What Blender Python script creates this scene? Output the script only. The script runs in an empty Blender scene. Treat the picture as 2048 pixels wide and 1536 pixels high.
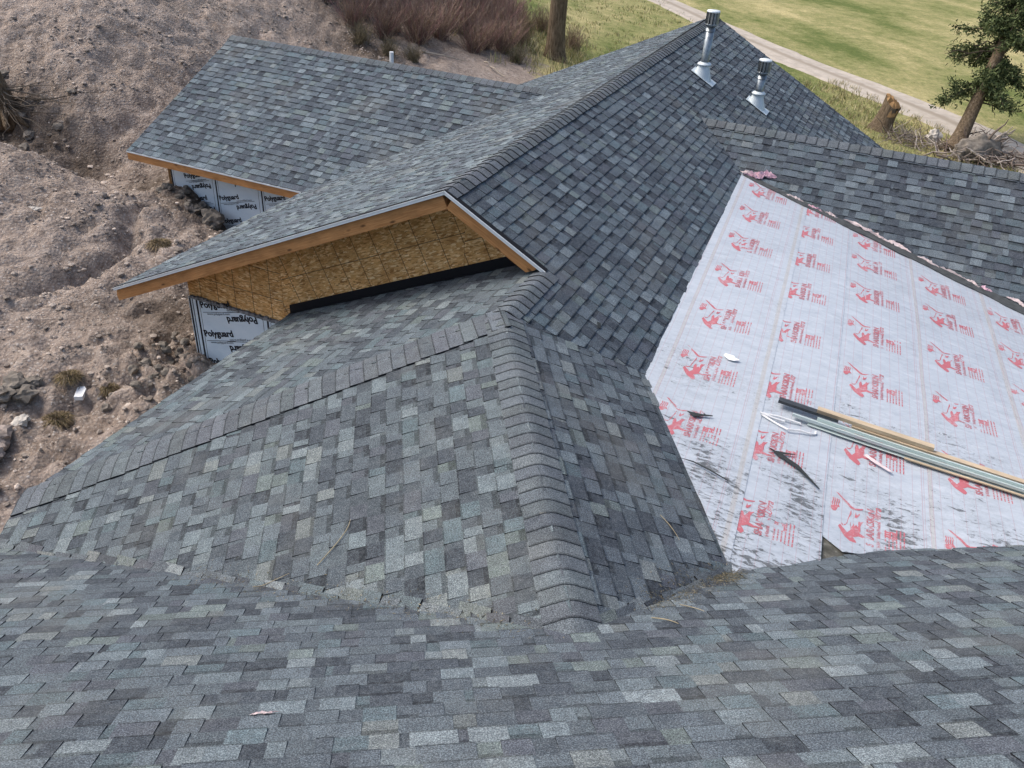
import bpy, bmesh, math, random
import numpy as np
from mathutils import Vector, Matrix, noise

random.seed(7)
RNG = np.random.default_rng(7)
sc = bpy.context.scene
V = lambda *a: np.array(a, float)

# ------------------------------------------------------------------ camera
F_PX = 1678.325
CAM_PITCH, CAM_ROLL, CAM_YAW = 0.5805, 0.0717, 0.1588
_cp, _sp, _cy, _sy = math.cos(CAM_PITCH), math.sin(CAM_PITCH), math.cos(CAM_YAW), math.sin(CAM_YAW)
fw = V(_sy * _cp, _cy * _cp, -_sp)
_rt = V(_cy, -_sy, 0)
_up = np.cross(_rt, fw)
_cr, _sr = math.cos(CAM_ROLL), math.sin(CAM_ROLL)
rt, up = _rt * _cr + _up * _sr, _up * _cr - _rt * _sr
cam_d = bpy.data.cameras.new('camera')
cam = bpy.data.objects.new('camera', cam_d)
sc.collection.objects.link(cam)
cam.matrix_world = Matrix(((rt[0], up[0], -fw[0], 0), (rt[1], up[1], -fw[1], 0), (rt[2], up[2], -fw[2], 0), (0, 0, 0, 1)))
cam_d.sensor_width = 36.0
cam_d.lens = 36.0 * F_PX / 2048.0
cam_d.clip_start, cam_d.clip_end = 0.05, 1000.0
sc.camera = cam

# ------------------------------------------------------------------ light: bright overcast
SUN_EL, SUN_AZ = math.radians(52), math.radians(-60)     # azimuth measured from +Y towards +X
w = bpy.data.worlds.new('World')
sc.world = w
w.use_nodes = True
nt = w.node_tree
bg = nt.nodes['Background']
sky = nt.nodes.new('ShaderNodeTexSky')
sky.sky_type = 'NISHITA'
sky.sun_disc = False
sky.sun_elevation = SUN_EL
sky.sun_rotation = SUN_AZ
sky.dust_density = 4.0
sky.air_density = 1.0
sky.ozone_density = 1.0
nt.links.new(sky.outputs[0], bg.inputs[0])
bg.inputs[1].default_value = 0.15
sd_ = bpy.data.lights.new('sun', 'SUN')
sd_.energy = 1.25
sd_.angle = math.radians(24)
sd_.color = (1.0, 0.97, 0.93)
sun = bpy.data.objects.new('sun', sd_)
sc.collection.objects.link(sun)
_sdir = Vector((math.sin(SUN_AZ) * math.cos(SUN_EL), math.cos(SUN_AZ) * math.cos(SUN_EL), math.sin(SUN_EL)))
sun.rotation_euler = _sdir.to_track_quat('Z', 'Y').to_euler()
sc.view_settings.view_transform = 'Standard'
sc.view_settings.look = 'None'
sc.view_settings.exposure = 0.6
sc.view_settings.gamma = 1.0
sc.view_settings.use_curve_mapping = False
sc.render.engine = 'CYCLES'

# ------------------------------------------------------------------ node helpers
def new_mat(name, rough=0.9, spec=0.2):
    m = bpy.data.materials.new(name)
    m.use_nodes = True
    b = m.node_tree.nodes['Principled BSDF']
    b.inputs['Roughness'].default_value = rough
    b.inputs['Specular IOR Level'].default_value = spec
    return m, m.node_tree, b

def N(t, typ, **kw):
    n = t.nodes.new(typ)
    for k, v in kw.items():
        setattr(n, k, v)
    return n

def tex(t, typ, vec, **inp):
    n = t.nodes.new('ShaderNodeTex' + typ)
    if vec is not None:
        t.links.new(vec, n.inputs['Vector'])
    for k, v in inp.items():
        n.inputs[k.replace('_', ' ')].default_value = v
    return n

def ramp(t, fac, stops):
    n = t.nodes.new('ShaderNodeValToRGB')
    e = n.color_ramp.elements
    while len(e) < len(stops):
        e.new(0.5)
    for el, (p, c) in zip(e, stops):
        el.position = p
        el.color = c if len(c) == 4 else (*c, 1)
    t.links.new(fac, n.inputs[0])
    return n.outputs[0]

def mix(t, a, b, fac, mode='MIX'):
    n = t.nodes.new('ShaderNodeMix')
    n.data_type = 'RGBA'
    n.blend_type = mode
    for s, v, fc in ((n.inputs[6], a, 0), (n.inputs[7], b, 0), (n.inputs[0], fac, 1)):
        if hasattr(v, 'is_linked'):
            t.links.new(v, s)
        elif isinstance(v, (int, float)):
            s.default_value = v if fc else (v, v, v, 1)
        else:
            s.default_value = (*v, 1) if len(v) == 3 else v
    return n.outputs[2]

def mth(t, op, a, b=0.0, clamp=False):
    n = t.nodes.new('ShaderNodeMath')
    n.operation = op
    n.use_clamp = clamp
    for s, v in ((n.inputs[0], a), (n.inputs[1], b)):
        if hasattr(v, 'is_linked'):
            t.links.new(v, s)
        else:
            s.default_value = v
    return n.outputs[0]

def pos(t):
    return t.nodes.new('ShaderNodeNewGeometry').outputs['Position']

def objco(t):
    return t.nodes.new('ShaderNodeTexCoord').outputs['Object']

def uvco(t):
    return t.nodes.new('ShaderNodeTexCoord').outputs['UV']

def mapping(t, vec, scale=(1, 1, 1), rot=(0, 0, 0), loc=(0, 0, 0)):
    n = t.nodes.new('ShaderNodeMapping')
    n.inputs['Scale'].default_value = scale
    n.inputs['Rotation'].default_value = rot
    n.inputs['Location'].default_value = loc
    t.links.new(vec, n.inputs['Vector'])
    return n.outputs[0]

def attr(t, name='Col'):
    n = t.nodes.new('ShaderNodeAttribute')
    n.attribute_name = name
    return n.outputs['Color']

def bump(t, b, h, strength=0.4, dist=0.01):
    n = t.nodes.new('ShaderNodeBump')
    n.inputs['Strength'].default_value = strength
    n.inputs['Distance'].default_value = dist
    t.links.new(h, n.inputs['Height'])
    t.links.new(n.outputs[0], b.inputs['Normal'])

MAT = {}
def flat_mat(name, col, rough=0.8, spec=0.25, metal=0.0, var=0.12, scale=8.0, bmp=0.0):
    m, t, b = new_mat(name, rough, spec)
    nz = tex(t, 'Noise', objco(t), Scale=scale, Detail=6.0, Roughness=0.6)
    c = mix(t, tuple(x * (1 - var) for x in col), tuple(min(1, x * (1 + var)) for x in col), ramp(t, nz.outputs[0], [(0.3, (0, 0, 0)), (0.7, (1, 1, 1))]))
    t.links.new(c, b.inputs['Base Color'])
    b.inputs['Metallic'].default_value = metal
    if bmp:
        bump(t, b, nz.outputs[0], bmp, 0.01)
    MAT[name] = m
    return m

# asphalt shingle: ceramic granules over the blend colour of the tab
def shingle_mat():
    m, t, b = new_mat('shingle_granules', 0.92, 0.18)
    P = pos(t)
    g1 = tex(t, 'Noise', P, Scale=150.0, Detail=3.0, Roughness=0.75)
    g2 = tex(t, 'Voronoi', P, Scale=150.0)
    big = tex(t, 'Noise', P, Scale=0.9, Detail=5.0, Roughness=0.6)
    mid = tex(t, 'Noise', P, Scale=9.0, Detail=4.0, Roughness=0.6)
    c = attr(t)
    bl = tex(t, 'Noise', P, Scale=30.0, Detail=3.0)
    c = mix(t, c, (0.115, 0.128, 0.138), ramp(t, bl.outputs[0], [(0.42, (0, 0, 0)), (0.72, (.5, .5, .5))]))
    c = mix(t, c, ramp(t, g1.outputs[0], [(0.32, (0.26, 0.26, 0.28)), (0.5, (0.92, 0.93, 0.94)), (0.65, (2.1, 2.1, 2.05))]), 1.0, 'MULTIPLY')
    c = mix(t, c, ramp(t, g2.outputs['Distance'], [(0.0, (1.7, 1.7, 1.65)), (0.35, (0.88, 0.88, 0.88))]), 0.8, 'MULTIPLY')
    c = mix(t, c, ramp(t, mid.outputs[0], [(0.3, (0.84, 0.84, 0.85)), (0.7, (1.14, 1.14, 1.13))]), 1.0, 'MULTIPLY')
    dust = ramp(t, big.outputs[0], [(0.52, (0, 0, 0)), (0.75, (1, 1, 1))])
    c = mix(t, c, (0.22, 0.215, 0.185), mth(t, 'MULTIPLY', dust, 0.28))
    # pale boot scuffs with their own small outlines
    sm = tex(t, 'Noise', P, Scale=2.3, Detail=7.0, Roughness=0.72)
    sf = ramp(t, sm.outputs[0], [(0.70, (0, 0, 0)), (0.745, (1, 1, 1))])
    c = mix(t, c, (0.40, 0.37, 0.30), mth(t, 'MULTIPLY', sf, 0.55))
    t.links.new(c, b.inputs['Base Color'])
    bump(t, b, g1.outputs[0], 0.55, 0.004)
    MAT['shingle'] = m
shingle_mat()
flat_mat('shingle_edge', (0.018, 0.019, 0.022), 0.95, 0.1, scale=60)
flat_mat('felt', (0.07, 0.075, 0.075), 0.85, 0.2, var=0.35, scale=14)
flat_mat('deck_wood', (0.30, 0.22, 0.13), 0.85, 0.2)
flat_mat('black_flashing', (0.006, 0.007, 0.010), 0.55, 0.25, scale=3)
flat_mat('white_metal', (0.72, 0.76, 0.76), 0.4, 0.5, var=0.06)
flat_mat('white_plastic', (0.80, 0.80, 0.78), 0.45, 0.4, var=0.04)
flat_mat('paper', (0.80, 0.80, 0.78), 0.8, 0.2, var=0.05)
flat_mat('pink_film', (0.72, 0.47, 0.53), 0.45, 0.45, var=0.30, scale=30)
flat_mat('pale_pink_film', (0.74, 0.62, 0.60), 0.5, 0.4, var=0.15, scale=20)
flat_mat('dark_metal', (0.045, 0.05, 0.055), 0.5, 0.4, var=0.25, scale=20)
flat_mat('grey_metal', (0.13, 0.14, 0.145), 0.5, 0.4, var=0.25, scale=20)
flat_mat('dark_scrap', (0.04, 0.045, 0.045), 0.85, 0.2, var=0.3, scale=30)
def red_print():
    m, t, b = new_mat('red_print', 0.6, 0.3)
    P = pos(t)
    wn = tex(t, 'Noise', P, Scale=38.0, Detail=8.0, Roughness=0.75)
    wb = tex(t, 'Noise', P, Scale=3.0, Detail=3.0)
    f = mth(t, 'ADD', wn.outputs[0], mth(t, 'MULTIPLY', mth(t, 'SUBTRACT', wb.outputs[0], 0.5), 0.5))
    c = mix(t, (0.47, 0.095, 0.115), (0.50, 0.45, 0.47), ramp(t, f, [(0.50, (.12, .12, .12)), (0.70, (.75, .75, .75))]))
    t.links.new(c, b.inputs['Base Color'])
    MAT['red_print'] = m
red_print()
flat_mat('black_print', (0.012, 0.013, 0.018), 0.6, 0.3)
flat_mat('clod', (0.30, 0.25, 0.215), 0.98, 0.05, var=0.35, scale=9, bmp=0.6)
flat_mat('pale_rock', (0.50, 0.46, 0.40), 0.95, 0.1, var=0.2, scale=7, bmp=0.4)
flat_mat('grey_clod', (0.205, 0.18, 0.15), 0.98, 0.05, var=0.4, scale=8, bmp=0.6)

def dirty_deck():
    m, t, b = new_mat('dirty_membrane', 0.9, 0.2)
    P = pos(t)
    a = tex(t, 'Noise', P, Scale=11.0, Detail=8.0, Roughness=0.7)
    c = ramp(t, a.outputs[0], [(0.3, (0.035, 0.035, 0.028)), (0.55, (0.12, 0.115, 0.095)), (0.75, (0.3, 0.29, 0.25))])
    t.links.new(c, b.inputs['Base Color'])
    bump(t, b, a.outputs[0], 0.5, 0.01)
    MAT['dirty'] = m
dirty_deck()

def galv():
    m, t, b = new_mat('galvanised', 0.40, 0.5)
    v = tex(t, 'Voronoi', mapping(t, objco(t), (1, 1, 0.6)), Scale=26.0)
    c = ramp(t, v.outputs['Distance'], [(0.0, (0.17, 0.20, 0.215)), (0.6, (0.29, 0.32, 0.335))])
    t.links.new(c, b.inputs['Base Color'])
    b.inputs['Metallic'].default_value = 0.85
    MAT['galv'] = m
galv()
flat_mat('light_galv', (0.60, 0.66, 0.67), 0.5, 0.5, metal=0.1, var=0.06)
flat_mat('drip_metal', (0.56, 0.64, 0.61), 0.35, 0.5, metal=0.15, var=0.05, scale=3)

def wood(name, c0, c1, knots=True):
    m, t, b = new_mat(name, 0.62, 0.3)
    u = uvco(t)
    g = tex(t, 'Noise', mapping(t, u, (1.2, 30, 1)), Scale=3.0, Detail=8.0, Roughness=0.65, Distortion=0.4)
    c = ramp(t, g.outputs[0], [(0.3, c0), (0.7, c1)])
    big = tex(t, 'Noise', mapping(t, u, (1.5, 3, 1)), Scale=2.0, Detail=3.0)
    c = mix(t, c, ramp(t, big.outputs[0], [(0.3, (0.72, 0.7, 0.68)), (0.7, (1.15, 1.12, 1.1))]), 1.0, 'MULTIPLY')
    if knots:
        k = tex(t, 'Voronoi', mapping(t, u, (2.4, 7, 1)), Scale=1.0)
        kf = ramp(t, k.outputs['Distance'], [(0.05, (1, 1, 1)), (0.13, (0, 0, 0))])
        c = mix(t, c, tuple(x * 0.16 for x in c0), mth(t, 'MULTIPLY', kf, 0.85))
    t.links.new(c, b.inputs['Base Color'])
    bump(t, b, g.outputs[0], 0.2, 0.003)
    MAT[name] = m
wood('stained_wood', (0.36, 0.155, 0.048), (0.58, 0.31, 0.125))
wood('pale_wood', (0.50, 0.39, 0.25), (0.66, 0.55, 0.40))

def osb():
    m, t, b = new_mat('osb', 0.75, 0.25)
    u = uvco(t)
    cols = None
    for i, (ang, sx, sy, sc_) in enumerate(((0.35, 16, 62, 1.0), (1.3, 18, 70, 1.0), (-0.5, 16, 62, 1.0), (2.3, 20, 74, 1.0), (0.8, 17, 66, 1.0), (1.9, 17, 66, 1.0))):
        d = tex(t, 'Noise', u, Scale=4.0, Detail=2.0)
        v = tex(t, 'Voronoi', mapping(t, u, (sx, sy, 1), (0, 0, ang), (i * 3.1, i * 1.7, 0)), Scale=sc_)
        h = N(t, 'ShaderNodeSeparateColor')
        t.links.new(v.outputs['Color'], h.inputs[0])
        col = ramp(t, h.outputs[0], [(0.0, (0.34, 0.160, 0.048)), (0.3, (0.60, 0.315, 0.105)), (0.75, (0.74, 0.43, 0.165)), (1.0, (0.95, 0.70, 0.38))])
        cols = col if cols is None else mix(t, cols, col, ramp(t, h.outputs[1], [(0.52, (0, 0, 0)), (0.55, (1, 1, 1))]))
    big = tex(t, 'Noise', u, Scale=3.0, Detail=5.0, Roughness=0.6)
    c = mix(t, cols, ramp(t, big.outputs[0], [(0.3, (0.75, 0.74, 0.72)), (0.7, (1.2, 1.2, 1.2))]), 1.0, 'MULTIPLY')
    # printed nailing grid
    s = N(t, 'ShaderNodeSeparateXYZ')
    t.links.new(u, s.inputs[0])
    def line(x, per, wd):
        f = mth(t, 'FRACT', mth(t, 'DIVIDE', x, per))
        return mth(t, 'LESS_THAN', f, wd / per)
    ln = mth(t, 'MAXIMUM', line(s.outputs[0], 0.305, 0.011), line(s.outputs[1], 0.406, 0.011))
    c = mix(t, c, (0.035, 0.02, 0.012), mth(t, 'MULTIPLY', ln, 0.72))
    t.links.new(c, b.inputs['Base Color'])
    bump(t, b, big.outputs[0], 0.3, 0.004)
    MAT['osb'] = m
osb()

# self-adhered white underlayment: thin red guide lines, scuffs, tar smears
def underlay():
    m, t, b = new_mat('underlayment_white', 0.42, 0.4)
    u = uvco(t)                    # u along the roll, v across it (metres)
    P = pos(t)
    s = N(t, 'ShaderNodeSeparateXYZ')
    t.links.new(u, s.inputs[0])
    wob = tex(t, 'Noise', u, Scale=1.3, Detail=2.0)
    vv = mth(t, 'ADD', s.outputs[1], mth(t, 'MULTIPLY', mth(t, 'SUBTRACT', wob.outputs[0], 0.5), 0.012))
    f = mth(t, 'FRACT', mth(t, 'DIVIDE', vv, 0.098))
    ln = mth(t, 'LESS_THAN', f, 0.04)
    e1 = mth(t, 'LESS_THAN', mth(t, 'ABSOLUTE', mth(t, 'SUBTRACT', vv, 0.865)), 0.003)
    e2 = mth(t, 'LESS_THAN', mth(t, 'ABSOLUTE', mth(t, 'SUBTRACT', vv, 0.035)), 0.003)
    ln = mth(t, 'MAXIMUM', ln, mth(t, 'MAXIMUM', e1, e2))
    wr = tex(t, 'Noise', mapping(t, u, (9, 2.2, 1)), Scale=1.5, Detail=6.0, Roughness=0.6)
    base = ramp(t, wr.outputs[0], [(0.25, (0.39, 0.430, 0.470)), (0.6, (0.475, 0.515, 0.555)), (0.8, (0.55, 0.58, 0.61))])
    c = mix(t, base, (0.40, 0.15, 0.18), mth(t, 'MULTIPLY', ln, 0.45))
    lap = mth(t, 'MAXIMUM', mth(t, 'LESS_THAN', mth(t, 'ABSOLUTE', mth(t, 'SUBTRACT', vv, 0.975)), 0.022), mth(t, 'LESS_THAN', mth(t, 'ABSOLUTE', mth(t, 'SUBTRACT', vv, 0.018)), 0.014))
    c = mix(t, c, (0.44, 0.42, 0.385), mth(t, 'MULTIPLY', lap, 0.6))
    lsp = tex(t, 'Noise', mapping(t, u, (1.5, 4.0, 1)), Scale=14.0, Detail=8.0, Roughness=0.8)
    near_lap = ramp(t, mth(t, 'ABSOLUTE', mth(t, 'SUBTRACT', mth(t, 'ABSOLUTE', mth(t, 'SUBTRACT', vv, 0.49)), 0.47)), [(0.0, (1, 1, 1)), (0.05, (0, 0, 0))])
    c = mix(t, c, (0.07, 0.068, 0.06), mth(t, 'MULTIPLY', mth(t, 'MULTIPLY', near_lap, ramp(t, lsp.outputs[0], [(0.57, (0, 0, 0)), (0.63, (1, 1, 1))])), 0.8))
    # tar and boot smears: short streaks lying across the rolls, more where the trade walked (toward the lower end)
    sv = mapping(t, u, (6.5, 2.4, 1), (0, 0, 0.3))
    st = tex(t, 'Noise', sv, Scale=3.0, Detail=10.0, Roughness=0.80, Distortion=0.6)
    area = tex(t, 'Noise', u, Scale=1.1, Detail=3.0)
    low = mth(t, 'MULTIPLY', mth(t, 'SUBTRACT', 9.4, s.outputs[0]), 0.040, True)
    thr = mth(t, 'ADD', mth(t, 'ADD', st.outputs[0], mth(t, 'MULTIPLY', mth(t, 'SUBTRACT', area.outputs[0], 0.5), 0.45)), low)
    sm = ramp(t, thr, [(0.685, (0, 0, 0)), (0.735, (1, 1, 1))])
    c = mix(t, c, (0.05, 0.052, 0.05), mth(t, 'MULTIPLY', sm, 0.85))
    grime = ramp(t, mth(t, 'ADD', area.outputs[0], low), [(0.45, (0, 0, 0)), (0.9, (1, 1, 1))])
    gfine = tex(t, 'Noise', P, Scale=26.0, Detail=8.0, Roughness=0.75)
    gf = mth(t, 'MULTIPLY', grime, ramp(t, gfine.outputs[0], [(0.45, (0, 0, 0)), (0.75, (1, 1, 1))]))
    c = mix(t, c, (0.16, 0.16, 0.15), mth(t, 'MULTIPLY', gf, 0.85))
    t.links.new(c, b.inputs['Base Color'])
    cr = tex(t, 'Noise', mapping(t, u, (5.0, 0.9, 1), (0, 0, 0.15)), Scale=1.6, Detail=4.0, Roughness=0.55, Distortion=0.3)
    hh = mth(t, 'ADD', wr.outputs[0], mth(t, 'MULTIPLY', cr.outputs[0], 1.6))
    bump(t, b, hh, 0.55, 0.03)
    MAT['underlay'] = m
underlay()

def wrap():
    m, t, b = new_mat('wall_membrane', 0.38, 0.4)
    u = uvco(t)
    wr = tex(t, 'Noise', mapping(t, u, (1.5, 2.5, 1), (0, 0, 0.7)), Scale=2.0, Detail=5.0)
    c = ramp(t, wr.outputs[0], [(0.3, (0.62, 0.73, 0.80)), (0.7, (0.72, 0.81, 0.86))])
    t.links.new(c, b.inputs['Base Color'])
    bump(t, b, wr.outputs[0], 0.35, 0.03)
    MAT['wrap'] = m
wrap()

def ground_mat():
    m, t, b = new_mat('ground_soil_grass', 0.97, 0.08)
    P = pos(t)
    n0 = tex(t, 'Noise', P, Scale=0.6, Detail=8.0, Roughness=0.65)
    n1 = tex(t, 'Noise', P, Scale=7.0, Detail=9.0, Roughness=0.7)
    peb = tex(t, 'Voronoi', P, Scale=19.0, Randomness=1.0)
    peb2 = tex(t, 'Voronoi', P, Scale=42.0, Randomness=1.0)
    soil = ramp(t, n1.outputs[0], [(0.30, (0.145, 0.114, 0.090)), (0.5, (0.305, 0.250, 0.207)), (0.70, (0.445, 0.382, 0.322))])
    soil = mix(t, soil, ramp(t, n0.outputs[0], [(0.3, (0.74, 0.70, 0.66)), (0.55, (1.0, 0.98, 0.98)), (0.75, (1.18, 1.15, 1.12))]), 1.0, 'MULTIPLY')
    for v, k in ((peb, 0.55), (peb2, 0.45)):
        s = N(t, 'ShaderNodeSeparateColor')
        t.links.new(v.outputs['Color'], s.inputs[0])
        pc = ramp(t, s.outputs[0], [(0.0, (0.22, 0.180, 0.150)), (0.6, (0.40, 0.345, 0.29)), (1.0, (0.68, 0.63, 0.57))])
        f = mth(t, 'MULTIPLY', mth(t, 'MULTIPLY', ramp(t, v.outputs['Distance'], [(0.25, (1, 1, 1)), (0.45, (0, 0, 0))]), mth(t, 'GREATER_THAN', s.outputs[1], 0.45)), k)
        soil = mix(t, soil, pc, f)
    # meadow: green and straw patches, short cut
    ga = tex(t, 'Noise', mapping(t, P, (0.30, 0.10, 1), (0, 0, 0.35)), Scale=1.0, Detail=6.0, Roughness=0.6)
    gb = tex(t, 'Noise', P, Scale=1.7, Detail=9.0, Roughness=0.75)
    gc = tex(t, 'Noise', mapping(t, P, (3.0, 1.0, 1), (0, 0, 0.35)), Scale=5.0, Detail=8.0, Roughness=0.8)
    gm = mth(t, 'ADD', mth(t, 'MULTIPLY', ga.outputs[0], 0.62), mth(t, 'MULTIPLY', gb.outputs[0], 0.38))
    gr = ramp(t, gm, [(0.38, (0.115, 0.145, 0.042)), (0.455, (0.205, 0.215, 0.080)), (0.53, (0.315, 0.290, 0.130)), (0.62, (0.48, 0.405, 0.205))])
    gr = mix(t, gr, ramp(t, gc.outputs[0], [(0.3, (0.55, 0.58, 0.55)), (0.5, (1, 1, 1)), (0.72, (1.45, 1.4, 1.35))]), 1.0, 'MULTIPLY')
    a = attr(t)
    s = N(t, 'ShaderNodeSeparateColor')
    t.links.new(a, s.inputs[0])
    gf = mth(t, 'ADD', s.outputs[0], mth(t, 'MULTIPLY', mth(t, 'SUBTRACT', gb.outputs[0], 0.5), 1.3))
    gf = ramp(t, gf, [(0.42, (0, 0, 0)), (0.6, (1, 1, 1))])
    # shade painted into the gully, hollows and wall feet; litter brown under the thicket
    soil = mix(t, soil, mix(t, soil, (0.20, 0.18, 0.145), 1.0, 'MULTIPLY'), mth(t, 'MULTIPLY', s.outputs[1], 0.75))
    c = mix(t, soil, gr, gf)
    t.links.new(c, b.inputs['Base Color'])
    h = mth(t, 'ADD', n1.outputs[0], mth(t, 'MULTIPLY', peb.outputs['Distance'], -0.5))
    bump(t, b, h, 0.9, 0.05)
    MAT['ground'] = m
ground_mat()

def track_mat():
    m, t, b = new_mat('track_gravel', 0.97, 0.08)
    u = uvco(t)
    P = pos(t)
    s = N(t, 'ShaderNodeSeparateXYZ')
    t.links.new(u, s.inputs[0])
    n = tex(t, 'Noise', P, Scale=2.2, Detail=8.0, Roughness=0.7)
    c = ramp(t, n.outputs[0], [(0.3, (0.36, 0.315, 0.26)), (0.7, (0.53, 0.47, 0.395))])
    x = mth(t, 'ADD', s.outputs[1], mth(t, 'MULTIPLY', mth(t, 'SUBTRACT', n.outputs[0], 0.5), 0.25))
    cen = ramp(t, mth(t, 'ABSOLUTE', x), [(0.06, (1, 1, 1)), (0.22, (0, 0, 0))])
    c = mix(t, c, (0.27, 0.225, 0.17), mth(t, 'MULTIPLY', cen, 0.7))
    t.links.new(c, b.inputs['Base Color'])
    bump(t, b, n.outputs[0], 0.5, 0.03)
    MAT['track'] = m
track_mat()

def col_mat(name, rough=0.9, spec=0.15, var=0.25, scale=30.0):
    m, t, b = new_mat(name, rough, spec)
    nz = tex(t, 'Noise', pos(t), Scale=scale, Detail=4.0)
    c = mix(t, attr(t), ramp(t, nz.outputs[0], [(0.3, (1 - var,) * 3), (0.7, (1 + var,) * 3)]), 1.0, 'MULTIPLY')
    t.links.new(c, b.inputs['Base Color'])
    MAT[name] = m
col_mat('stones', 0.95, 0.1)
col_mat('twigs', 0.9, 0.15)
col_mat('blades', 0.85, 0.15)

def bark():
    m, t, b = new_mat('bark', 0.95, 0.1)
    o = objco(t)
    n = tex(t, 'Noise', mapping(t, o, (9, 9, 1.3)), Scale=2.0, Detail=9.0, Roughness=0.7, Distortion=0.6)
    c = ramp(t, n.outputs[0], [(0.3, (0.050, 0.036, 0.024)), (0.52, (0.17, 0.125, 0.080)), (0.72, (0.33, 0.26, 0.185))])
    t.links.new(c, b.inputs['Base Color'])
    bump(t, b, n.outputs[0], 1.0, 0.05)
    MAT['bark'] = m
bark()
wood('cut_stump', (0.34, 0.17, 0.055), (0.58, 0.38, 0.18), False)

# ------------------------------------------------------------------ mesh helpers
COL = sc.collection
def link(o, parent=None):
    COL.objects.link(o)
    if parent is not None:
        o.parent = parent
    return o

class MB:
    def __init__(s):
        s.v, s.f, s.c, s.m, s.uv = [], [], [], [], []
    def add(s, vs, fs, col=(1, 1, 1), mi=0, uvs=None):
        o = len(s.v)
        s.v.extend([tuple(map(float, p)) for p in vs])
        for k, f in enumerate(fs):
            s.f.append([o + i for i in f])
            s.c.append(col)
            s.m.append(mi)
            s.uv.append([uvs[i] for i in f] if uvs is not None else None)
    def build(s, name, mats, parent=None, smooth=False, origin=None):
        me = bpy.data.meshes.new(name)
        vs = s.v
        if origin is not None:
            vs = [(a - origin[0], b - origin[1], c - origin[2]) for a, b, c in vs]
        me.from_pydata(vs, [], s.f)
        for mm in (mats if isinstance(mats, (list, tuple)) else [mats]):
            me.materials.append(MAT[mm])
        me.polygons.foreach_set('material_index', s.m)
        ca = me.color_attributes.new('Col', 'FLOAT_COLOR', 'CORNER')
        n = len(me.loops)
        buf = np.ones((n, 4), np.float32)
        ub = np.zeros((n, 2), np.float32)
        i = 0
        hasuv = any(u is not None for u in s.uv)
        for f, c, u in zip(s.f, s.c, s.uv):
            k = len(f)
            buf[i:i + k, :3] = c
            if u is not None:
                ub[i:i + k] = u
            i += k
        ca.data.foreach_set('color', buf.ravel())
        if hasuv:
            ul = me.uv_layers.new(name='UVMap')
            ul.data.foreach_set('uv', ub.ravel())
        if smooth:
            me.polygons.foreach_set('use_smooth', [True] * len(me.polygons))
        me.update()
        o = bpy.data.objects.new(name, me)
        if origin is not None:
            o.location = tuple(origin)
        return link(o, parent)

def tag(o, label=None, cat=None, group=None, kind=None):
    for k, v in (('label', label), ('category', cat), ('group', group), ('kind', kind)):
        if v:
            o[k] = v
    return o

def empty(name, loc=(0, 0, 0)):
    o = bpy.data.objects.new(name, None)
    o.location = loc
    o.empty_display_size = 0.2
    return link(o)

def adopt(child, parent):
    """parent keeping the world place (parents here only carry a location)"""
    child.parent = parent
    child.location = Vector(child.location) - Vector(parent.location)

def box(mb, o, x, y, z, lx, ly, lz, col=(1, 1, 1), mi=0, uv=False):
    """box from corner o with edge vectors x*lx, y*ly, z*lz"""
    o, x, y, z = map(np.asarray, (o, x, y, z))
    c = [o + x * lx * i + y * ly * j + z * lz * k for k in (0, 1) for j in (0, 1) for i in (0, 1)]
    fs = [(0, 2, 3, 1), (4, 5, 7, 6), (0, 1, 5, 4), (2, 6, 7, 3), (0, 4, 6, 2), (1, 3, 7, 5)]
    uvs = None
    if uv:
        uvs = [(lx * i, ly * j + lz * k) for k in (0, 1) for j in (0, 1) for i in (0, 1)]
    mb.add(c, fs, col, mi, uvs)

def prism(mb, poly3, d, col=(1, 1, 1), mi=0, uvs=None, side_mi=None):
    """polygon (front face) extruded by vector d"""
    n = len(poly3)
    a = [np.asarray(p, float) for p in poly3]
    vs = a + [p + d for p in a]
    uu = (list(uvs) * 2) if uvs is not None else None
    mb.add(vs, [list(range(n)), list(range(2 * n - 1, n - 1, -1))], col, mi, uu)
    mb.add(vs, [(i, i + n, (i + 1) % n + n, (i + 1) % n) for i in range(n)], col, mi if side_mi is None else side_mi, uu)

def tube(mb, pts, rad, sides=5, col=(1, 1, 1), mi=0, cap=True):
    pts = [np.asarray(p, float) for p in pts]
    rings = []
    ref = V(0.31, 0.17, 0.93)
    for i, p in enumerate(pts):
        t = pts[min(i + 1, len(pts) - 1)] - pts[max(i - 1, 0)]
        t = t / (np.linalg.norm(t) + 1e-9)
        a = np.cross(t, ref)
        if np.linalg.norm(a) < 0.05:
            a = np.cross(t, V(1, 0, 0))
        a /= np.linalg.norm(a)
        b = np.cross(t, a)
        r = rad[i] if hasattr(rad, '__len__') else rad
        rings.append([p + (a * math.cos(6.2832 * k / sides) + b * math.sin(6.2832 * k / sides)) * r for k in range(sides)])
    vs = [q for r in rings for q in r]
    fs = []
    for i in range(len(pts) - 1):
        for k in range(sides):
            k2 = (k + 1) % sides
            fs.append((i * sides + k, i * sides + k2, (i + 1) * sides + k2, (i + 1) * sides + k))
    if cap:
        fs.append(tuple(range(sides))[::-1])
        fs.append(tuple((len(pts) - 1) * sides + k for k in range(sides)))
    mb.add(vs, fs, col, mi)

def fbm(x, y, z=0.0, o=4):
    return noise.fractal(Vector((x, y, z)), 0.9, 2.0, o)

def nrm(v):
    return v / np.linalg.norm(v)

def proj(P):
    w_ = P @ fw
    return 1024 + F_PX * (P @ rt) / w_, 768 - F_PX * (P @ up) / w_

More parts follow.
